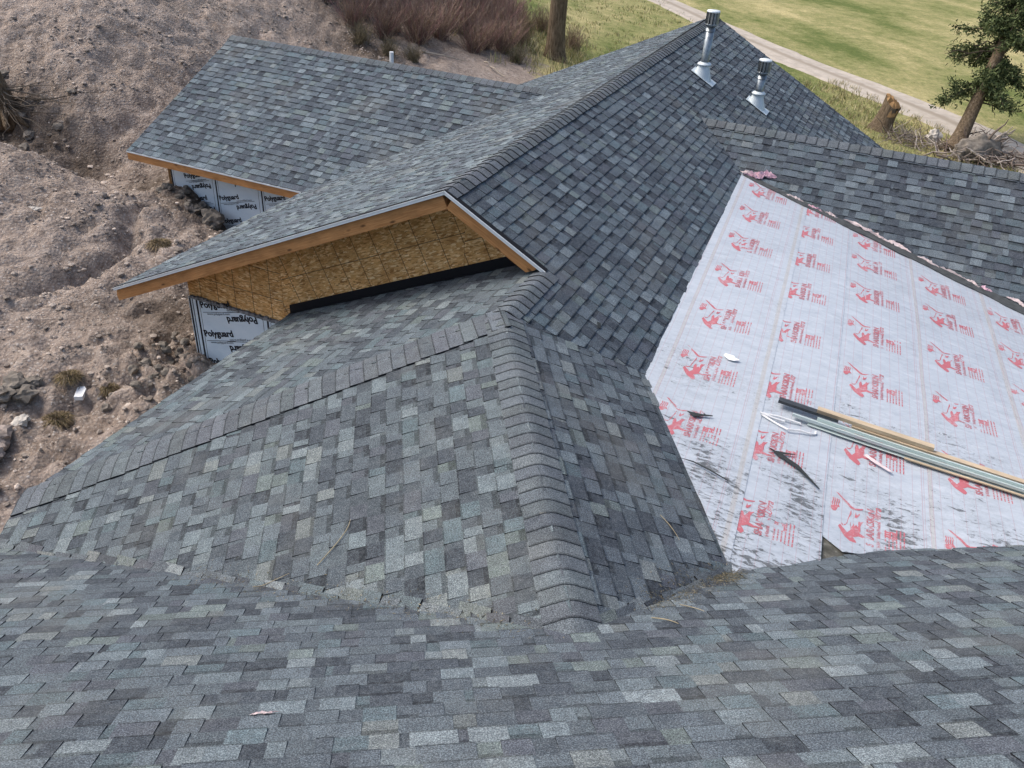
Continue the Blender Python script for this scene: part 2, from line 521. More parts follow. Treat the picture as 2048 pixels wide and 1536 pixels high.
# ------------------------------------------------------------------ the plan of the house (metres, camera eye at the origin)
PSI = 0.5367
g = V(math.sin(PSI), math.cos(PSI), 0)           # along the far main ridge
p = V(math.cos(PSI), -math.sin(PSI), 0)          # square to it, to the right
Z = V(0, 0, 1)
TG, TWL, TWR, TE, TF, TL, TH, TK = 0.5295, 0.383, 0.4615, 0.4697, 0.6349, 0.4788, 0.4737, 0.5724
A = V(0.9859, 6.9374, -3.8138)                   # crotch of the three ridges
CF = -1.8248
B = V(A[0], (CF - A[2]) / TF, A[2])              # near end of the low ridge
ZG = -3.1815
G0 = A - p * ((ZG - A[2]) / TG) + Z * (ZG - A[2])
SN, SF, WL, OV = 1.0581, 14.144, 5.1761, 0.50
SH, ZH, PH = 8.8719, -4.0436, -9.2941
SK, ZK = 8.0195, -3.8357
EAVE = -5.66
DE = 1.7543
C = V(-3.594, 6.545, -5.568)                     # outer corner of the low hip
P1, P2, P3 = V(5.50, 12.487, -4.369), V(2.495, 6.897, -4.511), V(2.437, 4.140, -4.464)
K2, F2, F3 = V(8.523, 9.236, -5.09), V(5.132, 4.526, -4.698), V(3.807, 4.532, -4.703)
GN, GF = G0 + g * SN, G0 + g * SF
RK = A + g * SN
def Gp(s, q, z):            # s along g from A, q along p from A
    r = A + g * s + p * q
    r[2] = z
    return r
zF = lambda x, y: CF - TF * y
zWL = lambda x, y: A[2] - TWL * (A[0] - x)
zWR = lambda x, y: A[2] - TWR * (x - A[0])
def plane_z(P0, gx):        # gx: gradient vector (plan)
    return lambda x, y: P0[2] + gx[0] * (x - P0[0]) + gx[1] * (y - P0[1])
zE = plane_z(A, TE * p)
zGR = plane_z(A, -TG * p)
zGL = plane_z(G0, TL * p)
HR = G0 + g * SH + p * (-(ZG - ZH) / TL) + Z * (ZH - ZG)
HL = G0 + g * SH + p * PH + Z * (ZH - ZG)
HD = (ZH - EAVE) / TH
zH = plane_z(HL, TH * g)
zHb = plane_z(HL, -TH * g)
KL = G0 + g * SK + p * ((ZG - ZK) / TG) + Z * (ZK - ZG)
zK = plane_z(KL, TK * g)
zKb = plane_z(KL, -TK * g)

house = empty('house', (0, 12, -8.5))
tag(house, 'unfinished house with grey shingle roofs, bare sheathing gable and white underlayment', 'house')

# ------------------------------------------------------------------ shingles
PAL = [((0.122, 0.138, 0.147), 28), ((0.097, 0.109, 0.119), 24), ((0.064, 0.071, 0.080), 22), ((0.098, 0.103, 0.115), 9),
       ((0.156, 0.178, 0.184), 14), ((0.196, 0.217, 0.219), 7), ((0.158, 0.180, 0.168), 5), ((0.182, 0.193, 0.184), 3), ((0.116, 0.143, 0.150), 11)]
_pw = np.array([w_ for _, w_ in PAL], float)
_pw /= _pw.sum()
LOW = [0.0, 0.0]
def clip(poly, conv):
    """Sutherland-Hodgman, conv counter-clockwise"""
    out = poly
    n = len(conv)
    for i in range(n):
        a, b = conv[i], conv[(i + 1) % n]
        ex, ey = b[0] - a[0], b[1] - a[1]
        inp, out = out, []
        if not inp:
            return []
        for j in range(len(inp)):
            q0, q1 = inp[j - 1], inp[j]
            d0 = ex * (q0[1] - a[1]) - ey * (q0[0] - a[0])
            d1 = ex * (q1[1] - a[1]) - ey * (q1[0] - a[0])
            if (d0 >= 0) != (d1 >= 0):
                t_ = d0 / (d0 - d1)
                out.append((q0[0] + (q1[0] - q0[0]) * t_, q0[1] + (q1[1] - q0[1]) * t_))
            if d1 >= 0:
                out.append(q1)
    return out

def area(poly):
    return 0.5 * sum(poly[i - 1][0] * poly[i][1] - poly[i][0] * poly[i - 1][1] for i in range(len(poly)))

EXPO = 0.143
PIECES = []          # (slope index, list of prisms, colour, screen area)
SLOPES = []
def roof_slope(name, zf, polys, eave_pt, seed, shingled=True, tint=(1, 1, 1), contrast=1.0, label=None):
    """polys: convex plan polygons; zf: height; eave_pt: a point on the first course line"""
    rng = np.random.default_rng(seed)
    x0, y0 = polys[0][0][0], polys[0][0][1]
    gx, gy = zf(x0 + 1, y0) - zf(x0, y0), zf(x0, y0 + 1) - zf(x0, y0)
    n = nrm(V(-gx, -gy, 1))
    u = nrm(V(gx, gy, gx * gx + gy * gy))
    e = np.cross(u, n)
    O = V(eave_pt[0], eave_pt[1], zf(eave_pt[0], eave_pt[1]))
    d = MB()
    conv = []
    for poly in polys:
        q3 = [V(x, y, zf(x, y)) for x, y in [(a_[0], a_[1]) for a_ in poly]]
        q2 = [((q - O) @ e, (q - O) @ u) for q in q3]
        if area(q2) < 0:
            q2.reverse()
            q3.reverse()
        conv.append(q2)
        prism(d, [q - n * 0.004 for q in q3], -n * 0.03, mi=0)
    deck = d.build('roof_slope', ['felt'], None)
    adopt(deck, house)
    if label:
        deck['label'] = label
    si = len(SLOPES)
    SLOPES.append((deck, O, e, u, n))
    if not shingled:
        return deck
    amin = min(q[0] for c in conv for q in c)
    amax = max(q[0] for c in conv for q in c)
    bmin = min(q[1] for c in conv for q in c)
    bmax = max(q[1] for c in conv for q in c)
    k0, k1 = int(math.floor(bmin / EXPO)) - 1, int(math.ceil(bmax / EXPO))
    for k in range(k0, k1 + 1):
        b0 = k * EXPO
        if b0 + EXPO < bmin or b0 > bmax:
            continue
        a = amin - rng.uniform(0, 0.4)
        tooth = rng.random() < 0.5
        ph = rng.uniform(0, 6.28)
        while a < amax:
            if tooth:
                wd = rng.choice([0.08, 0.12, 0.155, 0.19, 0.24], p=[.15, .27, .27, .2, .11]) * rng.uniform(0.9, 1.1)
            else:
                wd = rng.choice([0.04, 0.07, 0.105, 0.15, 0.20], p=[.14, .24, .28, .22, .12]) * rng.uniform(0.9, 1.1)
            b1 = b0 + EXPO + 0.022
            jb = rng.uniform(-0.003, 0.003)
            rect = [(a, b0 + jb), (a + wd, b0 + jb + rng.uniform(-.0015, .0015)), (a + wd, b1), (a, b1)]
            prs = []
            for c2 in conv:
                q = clip(rect, c2)
                if len(q) >= 3 and area(q) > 2e-5:
                    prs.append(q)
            if prs:
                ci = rng.choice(len(PAL), p=_pw)
                col = np.array(PAL[ci][0])
                if not tooth:
                    col = col * 0.86
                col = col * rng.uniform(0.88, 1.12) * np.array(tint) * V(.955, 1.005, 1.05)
                h0 = (0.0135 if tooth else 0.0070) + rng.uniform(-.0008, .0012)
                cen = O + e * (a + wd / 2) + u * (b0 + EXPO / 2)
                sa = 0.0
                if cen @ fw > 0.3:
                    px, py = proj(cen)
                    if -20 < px < 2068 and -20 < py < 1556:
                        cosv = abs((nrm(cen)) @ n)
                        sa = wd * EXPO * cosv * (F_PX / (cen @ fw)) ** 2 * (area(prs[0]) / area(rect))
                PIECES.append((si, prs, tuple(col), sa, b0 + jb, b1, h0, 0 if tooth or rng.random() < .25 else rng.uniform(.085, .115)))
            a += wd
            tooth = not tooth if rng.random() < 0.92 else tooth
    return deck

def add_piece(mb, pc):
    si, prs, col, sa, b0, b1, h0, band = pc
    _, O, e, u, n = SLOPES[si]
    for q in prs:
        m = len(q)
        top = [O + e * a + u * b + n * (h0 + (0.001 - h0) * (b - b0) / (b1 - b0)) for a, b in q]
        bot = [O + e * a + u * b - n * 0.002 for a, b in q]
        vs = top + bot
        bb = band and clip(q, [(-1e3, b0 + band), (1e3, b0 + band), (1e3, 1e3), (-1e3, 1e3)])
        if bb and len(bb) >= 3:
            # under-layer tabs carry a factory band of dark granules across their upper part
            lo = clip(q, [(-1e3, -1e3), (1e3, -1e3), (1e3, b0 + band), (-1e3, b0 + band)])
            H = lambda a, b: O + e * a + u * b + n * (h0 + (0.001 - h0) * (b - b0) / (b1 - b0))
            if len(lo) >= 3:
                mb.add([H(*w_) for w_ in lo], [list(range(len(lo)))], col, 0)
            mb.add([H(*w_) for w_ in bb], [list(range(len(bb)))], tuple(x * 0.54 for x in col), 0)
        else:
            rim = clip(q, [(-1e3, -1e3), (1e3, -1e3), (1e3, b0 + .011), (-1e3, b0 + .011)])
            up_ = clip(q, [(-1e3, b0 + .011), (1e3, b0 + .011), (1e3, 1e3), (-1e3, 1e3)])
            if len(rim) >= 3 and len(up_) >= 3 and h0 > .010:
                # a narrow rim along the butt edge, darker than the rest of the tab
                H = lambda a, b: O + e * a + u * b + n * (h0 + (0.001 - h0) * (b - b0) / (b1 - b0))
                mb.add([H(*w_) for w_ in up_], [list(range(len(up_)))], col, 0)
                mb.add([H(*w_) for w_ in rim], [list(range(len(rim)))], tuple(x * 0.52 for x in col), 0)
            else:
                mb.add(vs, [list(range(m))], col, 0)
        ed = tuple(x * 0.8 for x in col)
        for i in range(m):
            j = (i + 1) % m
            if q[i][1] > b1 - 1e-4 and q[j][1] > b1 - 1e-4:
                continue
            front = abs(q[i][1] - b0) < 0.004 and abs(q[j][1] - b0) < 0.004
            mb.add(vs, [(i, i + m, j + m, j)], ed, 1)

xy = lambda P: (P[0], P[1])
Vl = V(C[0], (CF - C[2]) / TF, C[2])
# the near slope the picture is taken from
roof_slope('near', zF, [[(-8, -4), xy(B * V(1, 0, 0) + V(0, -4, 0)), xy(B), xy(Vl), (-8, Vl[1])],
                        [(A[0], -4), (11, -4), (11, 4.52), xy(F2), xy(F3), xy(P3), xy(B)]], (0, Vl[1]), 11,
           label='near shingle slope falling away from the picture taker')
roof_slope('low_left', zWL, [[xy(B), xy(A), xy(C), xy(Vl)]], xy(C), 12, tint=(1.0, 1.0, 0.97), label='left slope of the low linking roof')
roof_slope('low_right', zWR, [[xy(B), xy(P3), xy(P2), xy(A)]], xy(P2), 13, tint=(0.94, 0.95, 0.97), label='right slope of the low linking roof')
ew = A + g * (SN + OV)
FL = A + g * (SN + OV) - p * (DE / TE)
roof_slope('low_end', zE, [[xy(A), xy(ew), xy(FL), xy(C)]], xy(C), 14, tint=(1.0, 1.02, 1.01), label='slope at the foot of the sheathed gable')
QE = (ZG - EAVE) / TG - (ZG - A[2]) / TG
q0 = -(ZG - A[2]) / TG
gq = lambda s, q: xy(A + g * s + p * q)
P2s, P2q = (P2 - A) @ g, (P2 - A) @ p
P1s, P1q = (P1 - A) @ g, (P1 - A) @ p
Ks, Kq = (KL - A) @ g, (KL - A) @ p
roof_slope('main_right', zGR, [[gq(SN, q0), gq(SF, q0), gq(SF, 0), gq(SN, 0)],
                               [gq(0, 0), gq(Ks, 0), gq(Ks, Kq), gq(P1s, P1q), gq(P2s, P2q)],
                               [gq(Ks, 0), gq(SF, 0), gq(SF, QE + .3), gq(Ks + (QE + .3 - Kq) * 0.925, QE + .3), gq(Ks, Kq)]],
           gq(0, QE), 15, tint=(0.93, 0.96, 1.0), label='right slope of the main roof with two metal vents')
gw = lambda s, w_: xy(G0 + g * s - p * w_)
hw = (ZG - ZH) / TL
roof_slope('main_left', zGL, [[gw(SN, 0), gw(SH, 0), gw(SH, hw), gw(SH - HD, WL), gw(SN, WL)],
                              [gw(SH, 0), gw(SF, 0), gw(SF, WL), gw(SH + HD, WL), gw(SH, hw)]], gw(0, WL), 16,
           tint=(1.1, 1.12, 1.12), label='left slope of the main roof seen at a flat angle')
HeL, HeR = HL - g * HD, V(*gw(SH - HD, WL), 0)
roof_slope('wing_left', zH, [[xy(HL), xy(HR), xy(HeR), xy(HeL)]], xy(HeL), 17, tint=(1.0, 1.03, 1.06), label='slope of the left wing above the banked soil')
roof_slope('wing_left_back', zHb, [[xy(HL), xy(HR), gw(SH + HD, WL), xy(HL + g * HD)]], xy(HL + g * HD), 18, False, label='back slope of the left wing')
kx = nrm((K2 - P1) * V(1, 1, 0))
K3 = K2 + kx * 4
KR = KL + p * 9.5
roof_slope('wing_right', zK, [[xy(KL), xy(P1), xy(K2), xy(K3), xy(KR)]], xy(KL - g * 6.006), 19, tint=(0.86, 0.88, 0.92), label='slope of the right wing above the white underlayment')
roof_slope('wing_right_back', zKb, [[xy(KL), xy(KR), xy(KR + g * 3.2), gq(Ks + (QE + .3 - Kq) * 0.925, QE + .3)]], xy(KR + g * 3.2), 20, False, label='back slope of the right wing')

order = sorted(range(len(PIECES)), key=lambda i: -PIECES[i][3])
single = set(order[:300])
fields = {}
for i, pc in enumerate(PIECES):
    if i in single:
        mb = MB()
        add_piece(mb, pc)
        o_ = mb.build('shingle', ['shingle', 'shingle_edge'], None)
        o_.parent = SLOPES[pc[0]][0]
        o_.location = -Vector(house.location) - Vector(SLOPES[pc[0]][0].location)
    else:
        add_piece(fields.setdefault(pc[0], MB()), pc)
for si, mb in fields.items():
    o_ = mb.build('shingle_field', ['shingle', 'shingle_edge'], None)
    o_.parent = SLOPES[si][0]
    o_.location = -Vector(house.location) - Vector(SLOPES[si][0].location)
    o_['kind'] = 'stuff'

# woven ends of the near slope's courses, each turned up across the valley line
def valley_tabs(P, Q, zf, side_n, rng):
    n = side_n
    d = nrm(Q - P)
    L = np.linalg.norm(Q - P)
    c = np.cross(n, d)
    mid = (P + Q) / 2 + c * .1
    if zf(mid[0], mid[1]) < CF - TF * mid[1]:
        c = -c
    s = .05
    while s < L - .08:
        ln = rng.uniform(.14, .24)
        wd = rng.uniform(.015, .105)
        sk = rng.uniform(-.03, .05)
        q = [(s, -.03), (s + ln, -.03), (s + ln + sk, wd), (s + sk * .6, wd * rng.uniform(.75, 1.0))]
        H = lambda a, b, h: (lambda v_: V(v_[0], v_[1], zf(v_[0], v_[1])) + n * h)(P + d * a + c * b)
        col = np.array(PAL[rng.choice(len(PAL), p=_pw)][0]) * rng.uniform(.88, 1.1)
        mb = MB()
        top = [H(a, b, .006 if b < 0 else .021) for a, b in q]
        bot = [H(a, b, -.002) for a, b in q]
        mb.add(top + bot, [(0, 1, 2, 3)], tuple(col), 0)
        mb.add(top + bot, [(1, 5, 6, 2), (2, 6, 7, 3), (3, 7, 4, 0)], tuple(col * .8), 1)
        o = mb.build('valley_tab', ['shingle', 'shingle_edge'])
        o.parent = SLOPES[0][0]
        o.location = -Vector(house.location) - Vector(SLOPES[0][0].location)
        s += ln * rng.uniform(.93, 1.0)
_rv = np.random.default_rng(77)
_n = lambda zf: nrm(V(-(zf(1, 0) - zf(0, 0)), -(zf(0, 1) - zf(0, 0)), 1))
valley_tabs(B + (Vl - B) * .03, Vl, zWL, _n(zWL), _rv)
valley_tabs(B + (P3 - B) * .06, P3, zWR, _n(zWR), _rv)

# ------------------------------------------------------------------ ridge and hip caps, each a bent tab of its own
def caps(P, Q, n1, n2, rng, step=0.128, half=0.150, lift=0.013, gap=0.0, base=1.0, thick=0.007, soft=False, half2=None):
    """caps from P (exposed end) to Q; n1/n2 normals of the two slopes"""
    d = nrm(Q - P)
    L = np.linalg.norm(Q - P)
    sides = []
    for n in (n1, n2):
        a = np.cross(d, n)
        a = nrm(a)
        other = n2 if n is n1 else n1
        if a @ other > 0:
            a = -a
        sides.append(a)
    out = nrm(n1 + n2)
    k = 0
    s = gap
    while s < L - 0.03:
        hw_ = half * rng.uniform(0.96, 1.03)
        prof = [-1, -0.66, -0.3, -0.12, 0, 0.12, 0.3, 0.66, 1]
        def pt(t_, along, h):
            a = sides[0] if t_ < 0 else sides[1]
            x = abs(t_) * (hw_ if t_ < 0 or half2 is None else half2)
            # round the crest
            r = 0.06
            drop = 0.0
            base_ = P + d * along + a * x
            n = n1 if t_ < 0 else n2
            if x < r:
                mixw = x / r
                nn = nrm(out * (1 - mixw) + n * mixw)
                base_ = base_ - out * ((1 - mixw) ** 2) * 0.012
                return base_ + nn * h
            return base_ + n * h
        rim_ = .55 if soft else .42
        skew = rng.uniform(-0.004, 0.004)
        s1 = min(s + step + 0.05, L + 0.02)
        T0 = [pt(t_, s + skew * t_, lift + thick) for t_ in prof]
        T1 = [pt(t_, s1, lift - 0.001) for t_ in prof]
        Bm = [pt(t_, s + skew * t_, lift - 0.003) for t_ in prof]
        Be0 = [T0[0] - n1 * 0.022, T1[0] - n1 * 0.010]
        Be1 = [T0[-1] - n2 * 0.022, T1[-1] - n2 * 0.010]
        Tr = [pt(t_, s + skew * t_ + .014, lift + thick * .94) for t_ in prof]
        vs = T0 + T1 + Bm + Be0 + Be1 + Tr
        m = len(prof)
        mb = MB()
        cb = np.array((0.118, 0.133, 0.143)) * rng.uniform(0.80, 1.20) * base
        cb = cb * (1 + rng.uniform(-.03, .03, 3))
        r0_ = 3 * m + 4
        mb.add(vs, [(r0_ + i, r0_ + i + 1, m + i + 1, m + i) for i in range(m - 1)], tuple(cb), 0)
        mb.add(vs, [(i, i + 1, r0_ + i + 1, r0_ + i) for i in range(m - 1)], tuple(cb * rim_), 0)  # dark rim: soft shade and grime at the exposed end, put into the colour
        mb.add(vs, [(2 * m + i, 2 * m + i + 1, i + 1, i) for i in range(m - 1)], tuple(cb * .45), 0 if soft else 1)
        mb.add(vs, [(0, m, 3 * m + 1, 3 * m), (m - 1, 3 * m + 2, 3 * m + 3, 2 * m - 1)], tuple(cb), 1)
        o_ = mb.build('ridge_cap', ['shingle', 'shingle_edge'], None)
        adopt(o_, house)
        s += step * rng.uniform(0.97, 1.03)
        k += 1
def nor(zf):
    gx, gy = zf(1, 0) - zf(0, 0), zf(0, 1) - zf(0, 0)
    return nrm(V(-gx, -gy, 1))
rc = np.random.default_rng(5)
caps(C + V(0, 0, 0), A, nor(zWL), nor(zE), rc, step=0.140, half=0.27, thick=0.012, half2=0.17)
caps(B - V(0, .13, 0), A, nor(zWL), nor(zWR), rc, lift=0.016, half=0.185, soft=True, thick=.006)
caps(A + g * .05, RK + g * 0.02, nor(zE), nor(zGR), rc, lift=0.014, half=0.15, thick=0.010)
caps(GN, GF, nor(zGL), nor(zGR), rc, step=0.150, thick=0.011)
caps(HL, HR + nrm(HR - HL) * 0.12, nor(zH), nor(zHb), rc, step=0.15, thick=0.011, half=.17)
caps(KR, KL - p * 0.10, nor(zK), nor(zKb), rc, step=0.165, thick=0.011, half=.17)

# ------------------------------------------------------------------ low-slope roof under the white underlayment
_anch = []
def _edge(Pa, Pb, zf, m):
    for k in range(m + 1):
        q = Pa + (Pb - Pa) * k / m
        _anch.append((q[0], q[1], zf(q[0], q[1]) + 0.014))
_edge(P1, P2, zGR, 6)
_edge(P2 + (P3 - P2) * .2, P3, zWR, 4)
_edge(P3 + (F3 - P3) * .4, F3, zF, 2)
_edge(F3 + (F2 - F3) * .5, F2, zF, 2)
_edge(P1 + (K2 - P1) * .1, K2, zK, 6)
_anch += [(5.0, 6.5, -4.63), (4.3, 8.0, -4.50), (5.8, 8.5, -4.60), (6.0, 6.8, -4.74), (7.2, 7.2, -4.90), (8.5, 4.5, -5.0)]
_ax = np.array([a_[:2] for a_ in _anch])
_na = len(_anch)
_tk = lambda d2: 0.5 * d2 * np.log(d2 + 1e-9)
_TS = np.zeros((_na + 3, _na + 3))
_TS[:_na, :_na] = _tk(((_ax[:, None] - _ax[None]) ** 2).sum(-1)) + np.eye(_na) * 1e-3
_TS[:_na, _na:] = np.c_[np.ones(_na), _ax]
_TS[_na:, :_na] = _TS[:_na, _na:].T
_tm = np.linalg.solve(_TS, np.r_[[a_[2] for a_ in _anch], 0, 0, 0])
SD = V(math.sin(math.radians(27.5)), math.cos(math.radians(27.5)), 0)   # roll direction
SP = V(SD[1], -SD[0], 0)
def zM(x, y):
    d2 = (_ax[:, 0] - x) ** 2 + (_ax[:, 1] - y) ** 2
    return float(_tk(d2) @ _tm[:_na] + _tm[_na] + _tm[_na + 1] * x + _tm[_na + 2] * y)
def surf(al, pe, layer):
    q = SD * al + SP * pe
    wv = 0.007 * fbm(al * 1.6, pe * 1.1, 3.0, 2) + 0.004 * fbm(al * 7, pe * 2.2, 9.0, 2) + 0.004 * max(0, 1 - abs(fbm(al * 2.2, pe * 1.6, 17.0, 2)) * 9)
    return V(q[0], q[1], zM(q[0], q[1]) + layer + wv)
ap = lambda P: (P @ SD, P @ SP)
K3m = K2 + kx * 2.2
_wst = V(-1, 0, 0)
MPOLY = [ap(P1 - p * .03 + g * .02), ap(P2 - V(.05, 0, 0)), ap(P3 + V(-.035, -.06, 0)), ap(V(8.5, 4.40, 0)), ap(K3m)]   # its lower edge runs on under the near slope
if area(MPOLY) < 0:
    MPOLY.reverse()
md = MB()
mp3 = [P1, P2, P3, F3, F2, V(8.5, 4.45, -4.9), K3m]
cen_ = sum(mp3) / len(mp3)
gridA = np.linspace(3.5, 14.2, 60)
gridP = np.linspace(-1.1, 6.0, 40)
for i in range(len(gridA) - 1):
    for j in range(len(gridP) - 1):
        q = clip([(gridA[i], gridP[j]), (gridA[i + 1], gridP[j]), (gridA[i + 1], gridP[j + 1]), (gridA[i], gridP[j + 1])], MPOLY)
        if len(q) >= 3 and area(q) > 1e-6:
            md.add([surf(a, b, -0.016) for a, b in q], [list(range(len(q)))])
o_ = md.build('low_slope_deck', ['dirty'])
adopt(o_, house)

def half_clip(poly, a, b):
    """keep the left side of a->b"""
    ex, ey = b[0] - a[0], b[1] - a[1]
    a, b = (a[0] - ex * 50, a[1] - ey * 50), (a[0] + ex * 50, a[1] + ey * 50)
    return clip(poly, [a, b, (b[0] + (a[1] - b[1]) * 1e3, b[1] + (b[0] - a[0]) * 1e3), (a[0] + (a[1] - b[1]) * 1e3, a[1] + (b[0] - a[0]) * 1e3)])

EXT = ap(V(3.195, 4.272, 0))
# strips: (perp start, perp end, layer, near-end cut line or None, phase of print)
STRIPS = [(-1.08, 0.185, 0.0105, None, [5.36, 6.45, 7.54, 8.63, 9.73, 10.85, 11.93, 12.98], -0.595),
          (-0.03, 0.85, 0.0060, None, [5.42, 6.52, 7.61, 8.76, 9.86, 10.92, 12.0, 12.95], 0.17),
          (0.80, 1.77, 0.0015, 'torn', [5.87, 6.97, 8.12, 9.26, 10.38, 11.5, 12.4], 1.06),
          (1.72, 2.74, 0.0060, None, [5.80, 6.98, 8.12, 9.30, 10.48, 11.52], 1.98),
          (2.69, 3.66, 0.0105, None, [5.6, 6.72, 7.84, 8.98, 10.1, 11.22], 2.88),
          (3.60, 4.60, 0.0150, None, [6.3, 7.4, 8.5, 9.6, 10.7], 3.80)]
strip_objs = []
for si, (s0, s1, lay, cut, lg, lp) in enumerate(STRIPS):
    mb = MB()
    al_ = np.arange(3.4, 14.3, 0.10)
    pe_ = np.linspace(s0, s1, 9)
    cv = [(3.0, s0), (15, s0), (15, s1), (3.0, s1)]
    poly = clip(MPOLY, cv)
    if cut == 'torn':
        t1, t2, t3 = (5.72, 0.80), (5.58, 1.02), (5.72, 1.30)
        poly = half_clip(poly, t2, t1)
        poly = half_clip(poly, t3, t2)
    for i in range(len(al_) - 1):
        for j in range(len(pe_) - 1):
            q = clip([(al_[i], pe_[j]), (al_[i + 1], pe_[j]), (al_[i + 1], pe_[j + 1]), (al_[i], pe_[j + 1])], poly)
            if len(q) >= 3 and area(q) > 1e-7:
                def edge_lift(a, b):
                    return lay
                mb.add([surf(a, b, lay) for a, b in q], [list(range(len(q)))], uvs=[(a, b - max(s0, -.86)) for a, b in q])
    # hem: give the sheet its thickness along its outline
    for i in range(len(poly)):
        a, b = poly[i], poly[(i + 1) % len(poly)]
        L = math.hypot(b[0] - a[0], b[1] - a[1])
        m_ = max(1, int(L / 0.12))
        for k in range(m_):
            u0, u1 = k / m_, (k + 1) / m_
            qa = (a[0] + (b[0] - a[0]) * u0, a[1] + (b[1] - a[1]) * u0)
            qb = (a[0] + (b[0] - a[0]) * u1, a[1] + (b[1] - a[1]) * u1)
            mb.add([surf(*qa, lay), surf(*qb, lay), surf(*qb, lay - 0.0042), surf(*qa, lay - 0.0042)], [(0, 1, 2, 3)],
                   uvs=[(qa[0], qa[1] - s0), (qb[0], qb[1] - s0), (qb[0], qb[1] - s0), (qa[0], qa[1] - s0)])
    o_ = mb.build('underlayment_strip', ['underlay'], None, smooth=False)
    adopt(o_, house)
    strip_objs.append((o_, poly, lay, lg, lp))

# the print of the underlayment: fish emblem and lettering, x along the roll, y to its left
EMB = [[(0.04, 0.086), (0.075, 0.071), (0.047, 0.05), (-0.002, 0.01), (-0.008, -0.014), (-0.066, -0.058), (-0.097, -0.07), (-0.132, -0.052), (-0.12, -0.028), (-0.065, 0.032), (-0.017, 0.06)],
       [(-0.002, 0.01), (0.046, -0.017), (0.128, -0.011), (0.174, -0.022), (0.157, -0.038), (0.109, -0.047), (0.155, -0.07), (0.195, -0.082), (0.191, -0.098), (0.211, -0.122), (0.169, -0.106), (0.129, -0.095), (0.073, -0.099), (0.043, -0.092), (0.027, -0.131), (0.011, -0.17), (-0.005, -0.131), (0.0, -0.085), (-0.035, -0.046), (-0.039, -0.015)],
       [(0.306, -0.015), (0.261, -0.02), (0.203, -0.001), (0.143, 0.009), (0.114, 0.013), (0.101, 0.024), (0.152, 0.017), (0.214, 0.003), (0.274, -0.006)],
       [(0.494, 0.126), (0.482, 0.097), (0.435, 0.054), (0.405, 0.02), (0.357, -0.018), (0.343, -0.043), (0.37, -0.112), (0.353, -0.108), (0.327, -0.064), (0.32, -0.027), (0.329, -0.007), (0.372, 0.027), (0.425, 0.07)],
       [(0.3, -0.052), (0.264, -0.061), (0.301, -0.089), (0.271, -0.085), (0.226, -0.065), (0.228, -0.045), (0.257, -0.049)],
       [(0.096, 0.068), (0.084, 0.044), (0.103, 0.02), (0.079, 0.028), (0.066, 0.051)],
       [(0.276, 0.098), (0.233, 0.113), (0.226, 0.137), (0.251, 0.154), (0.29, 0.155), (0.315, 0.09), (0.271, 0.069)]]
for k in range(4):
    y0 = 0.148 - k * 0.017
    EMB.append([(0.30, y0), (0.33, y0 + .006), (0.365, y0 - .004), (0.40, y0 + .002), (0.40, y0 - .008), (0.365, y0 - .014), (0.33, y0 - .004), (0.30, y0 - .010)])

def text_polys(body, size, fat=0.0, outline=False, shear=0.0):
    """triangles of a text line, x along the reading direction, from the built-in font"""
    cu = bpy.data.curves.new('t', 'FONT')
    cu.body = body
    cu.size = size
    cu.offset = fat
    cu.shear = shear
    cu.resolution_u = 3
    if outline:
        cu.fill_mode = 'NONE'
        cu.bevel_depth = size * 0.035
        cu.bevel_resolution = 0
    ob = bpy.data.objects.new('t', cu)
    COL.objects.link(ob)
    bpy.context.view_layer.update()
    dg = bpy.context.evaluated_depsgraph_get()
    me = bpy.data.meshes.new_from_object(ob.evaluated_get(dg))
    me.calc_loop_triangles()
    vs = [tuple(v.co) for v in me.vertices]
    fs = [tuple(t_.vertices) for t_ in me.loop_triangles]
    if outline:    # keep it flat
        vs = [(a, b, 0) for a, b, c in vs]
    wd = max(v[0] for v in vs) - min(v[0] for v in vs)
    bpy.data.objects.remove(ob)
    bpy.data.curves.remove(cu)
    bpy.data.meshes.remove(me)
    return vs, fs, wd

def tess(poly):
    from mathutils.geometry import tessellate_polygon
    tris = tessellate_polygon([[Vector((a, b, 0)) for a, b in poly]])
    return [(a, b, 0) for a, b in poly], [tuple(t_) for t_ in tris]

PR_V, PR_F = [], []
def pr_add(vs, fs, ox, oy, sx=1.0, sy=1.0):
    o0 = len(PR_V)
    PR_V.extend([(v[0] * sx + ox, v[1] * sy + oy) for v in vs])
    PR_F.extend([tuple(i + o0 for i in f) for f in fs])
for pl in EMB:
    vs, fs = tess(pl)
    pr_add(vs, fs, 0, 0)
def put_text(body, x0, x1, y, size, **kw):
    vs, fs, wd = text_polys(body, size, **kw)
    mn = min(v[0] for v in vs)
    s_ = (x1 - x0) / wd
    pr_add([((v[0] - mn) * s_, v[1], 0) for v in vs], fs, x0, y)
put_text('SHARKSKIN', -0.075, 0.40, -0.205, 0.085, outline=True)
put_text('Ultra', 0.26, 0.45, -0.262, 0.095, fat=0.001, shear=0.35)
put_text('by Kirsch Building Products', -0.055, 0.26, -0.258, 0.040, fat=0.0010)
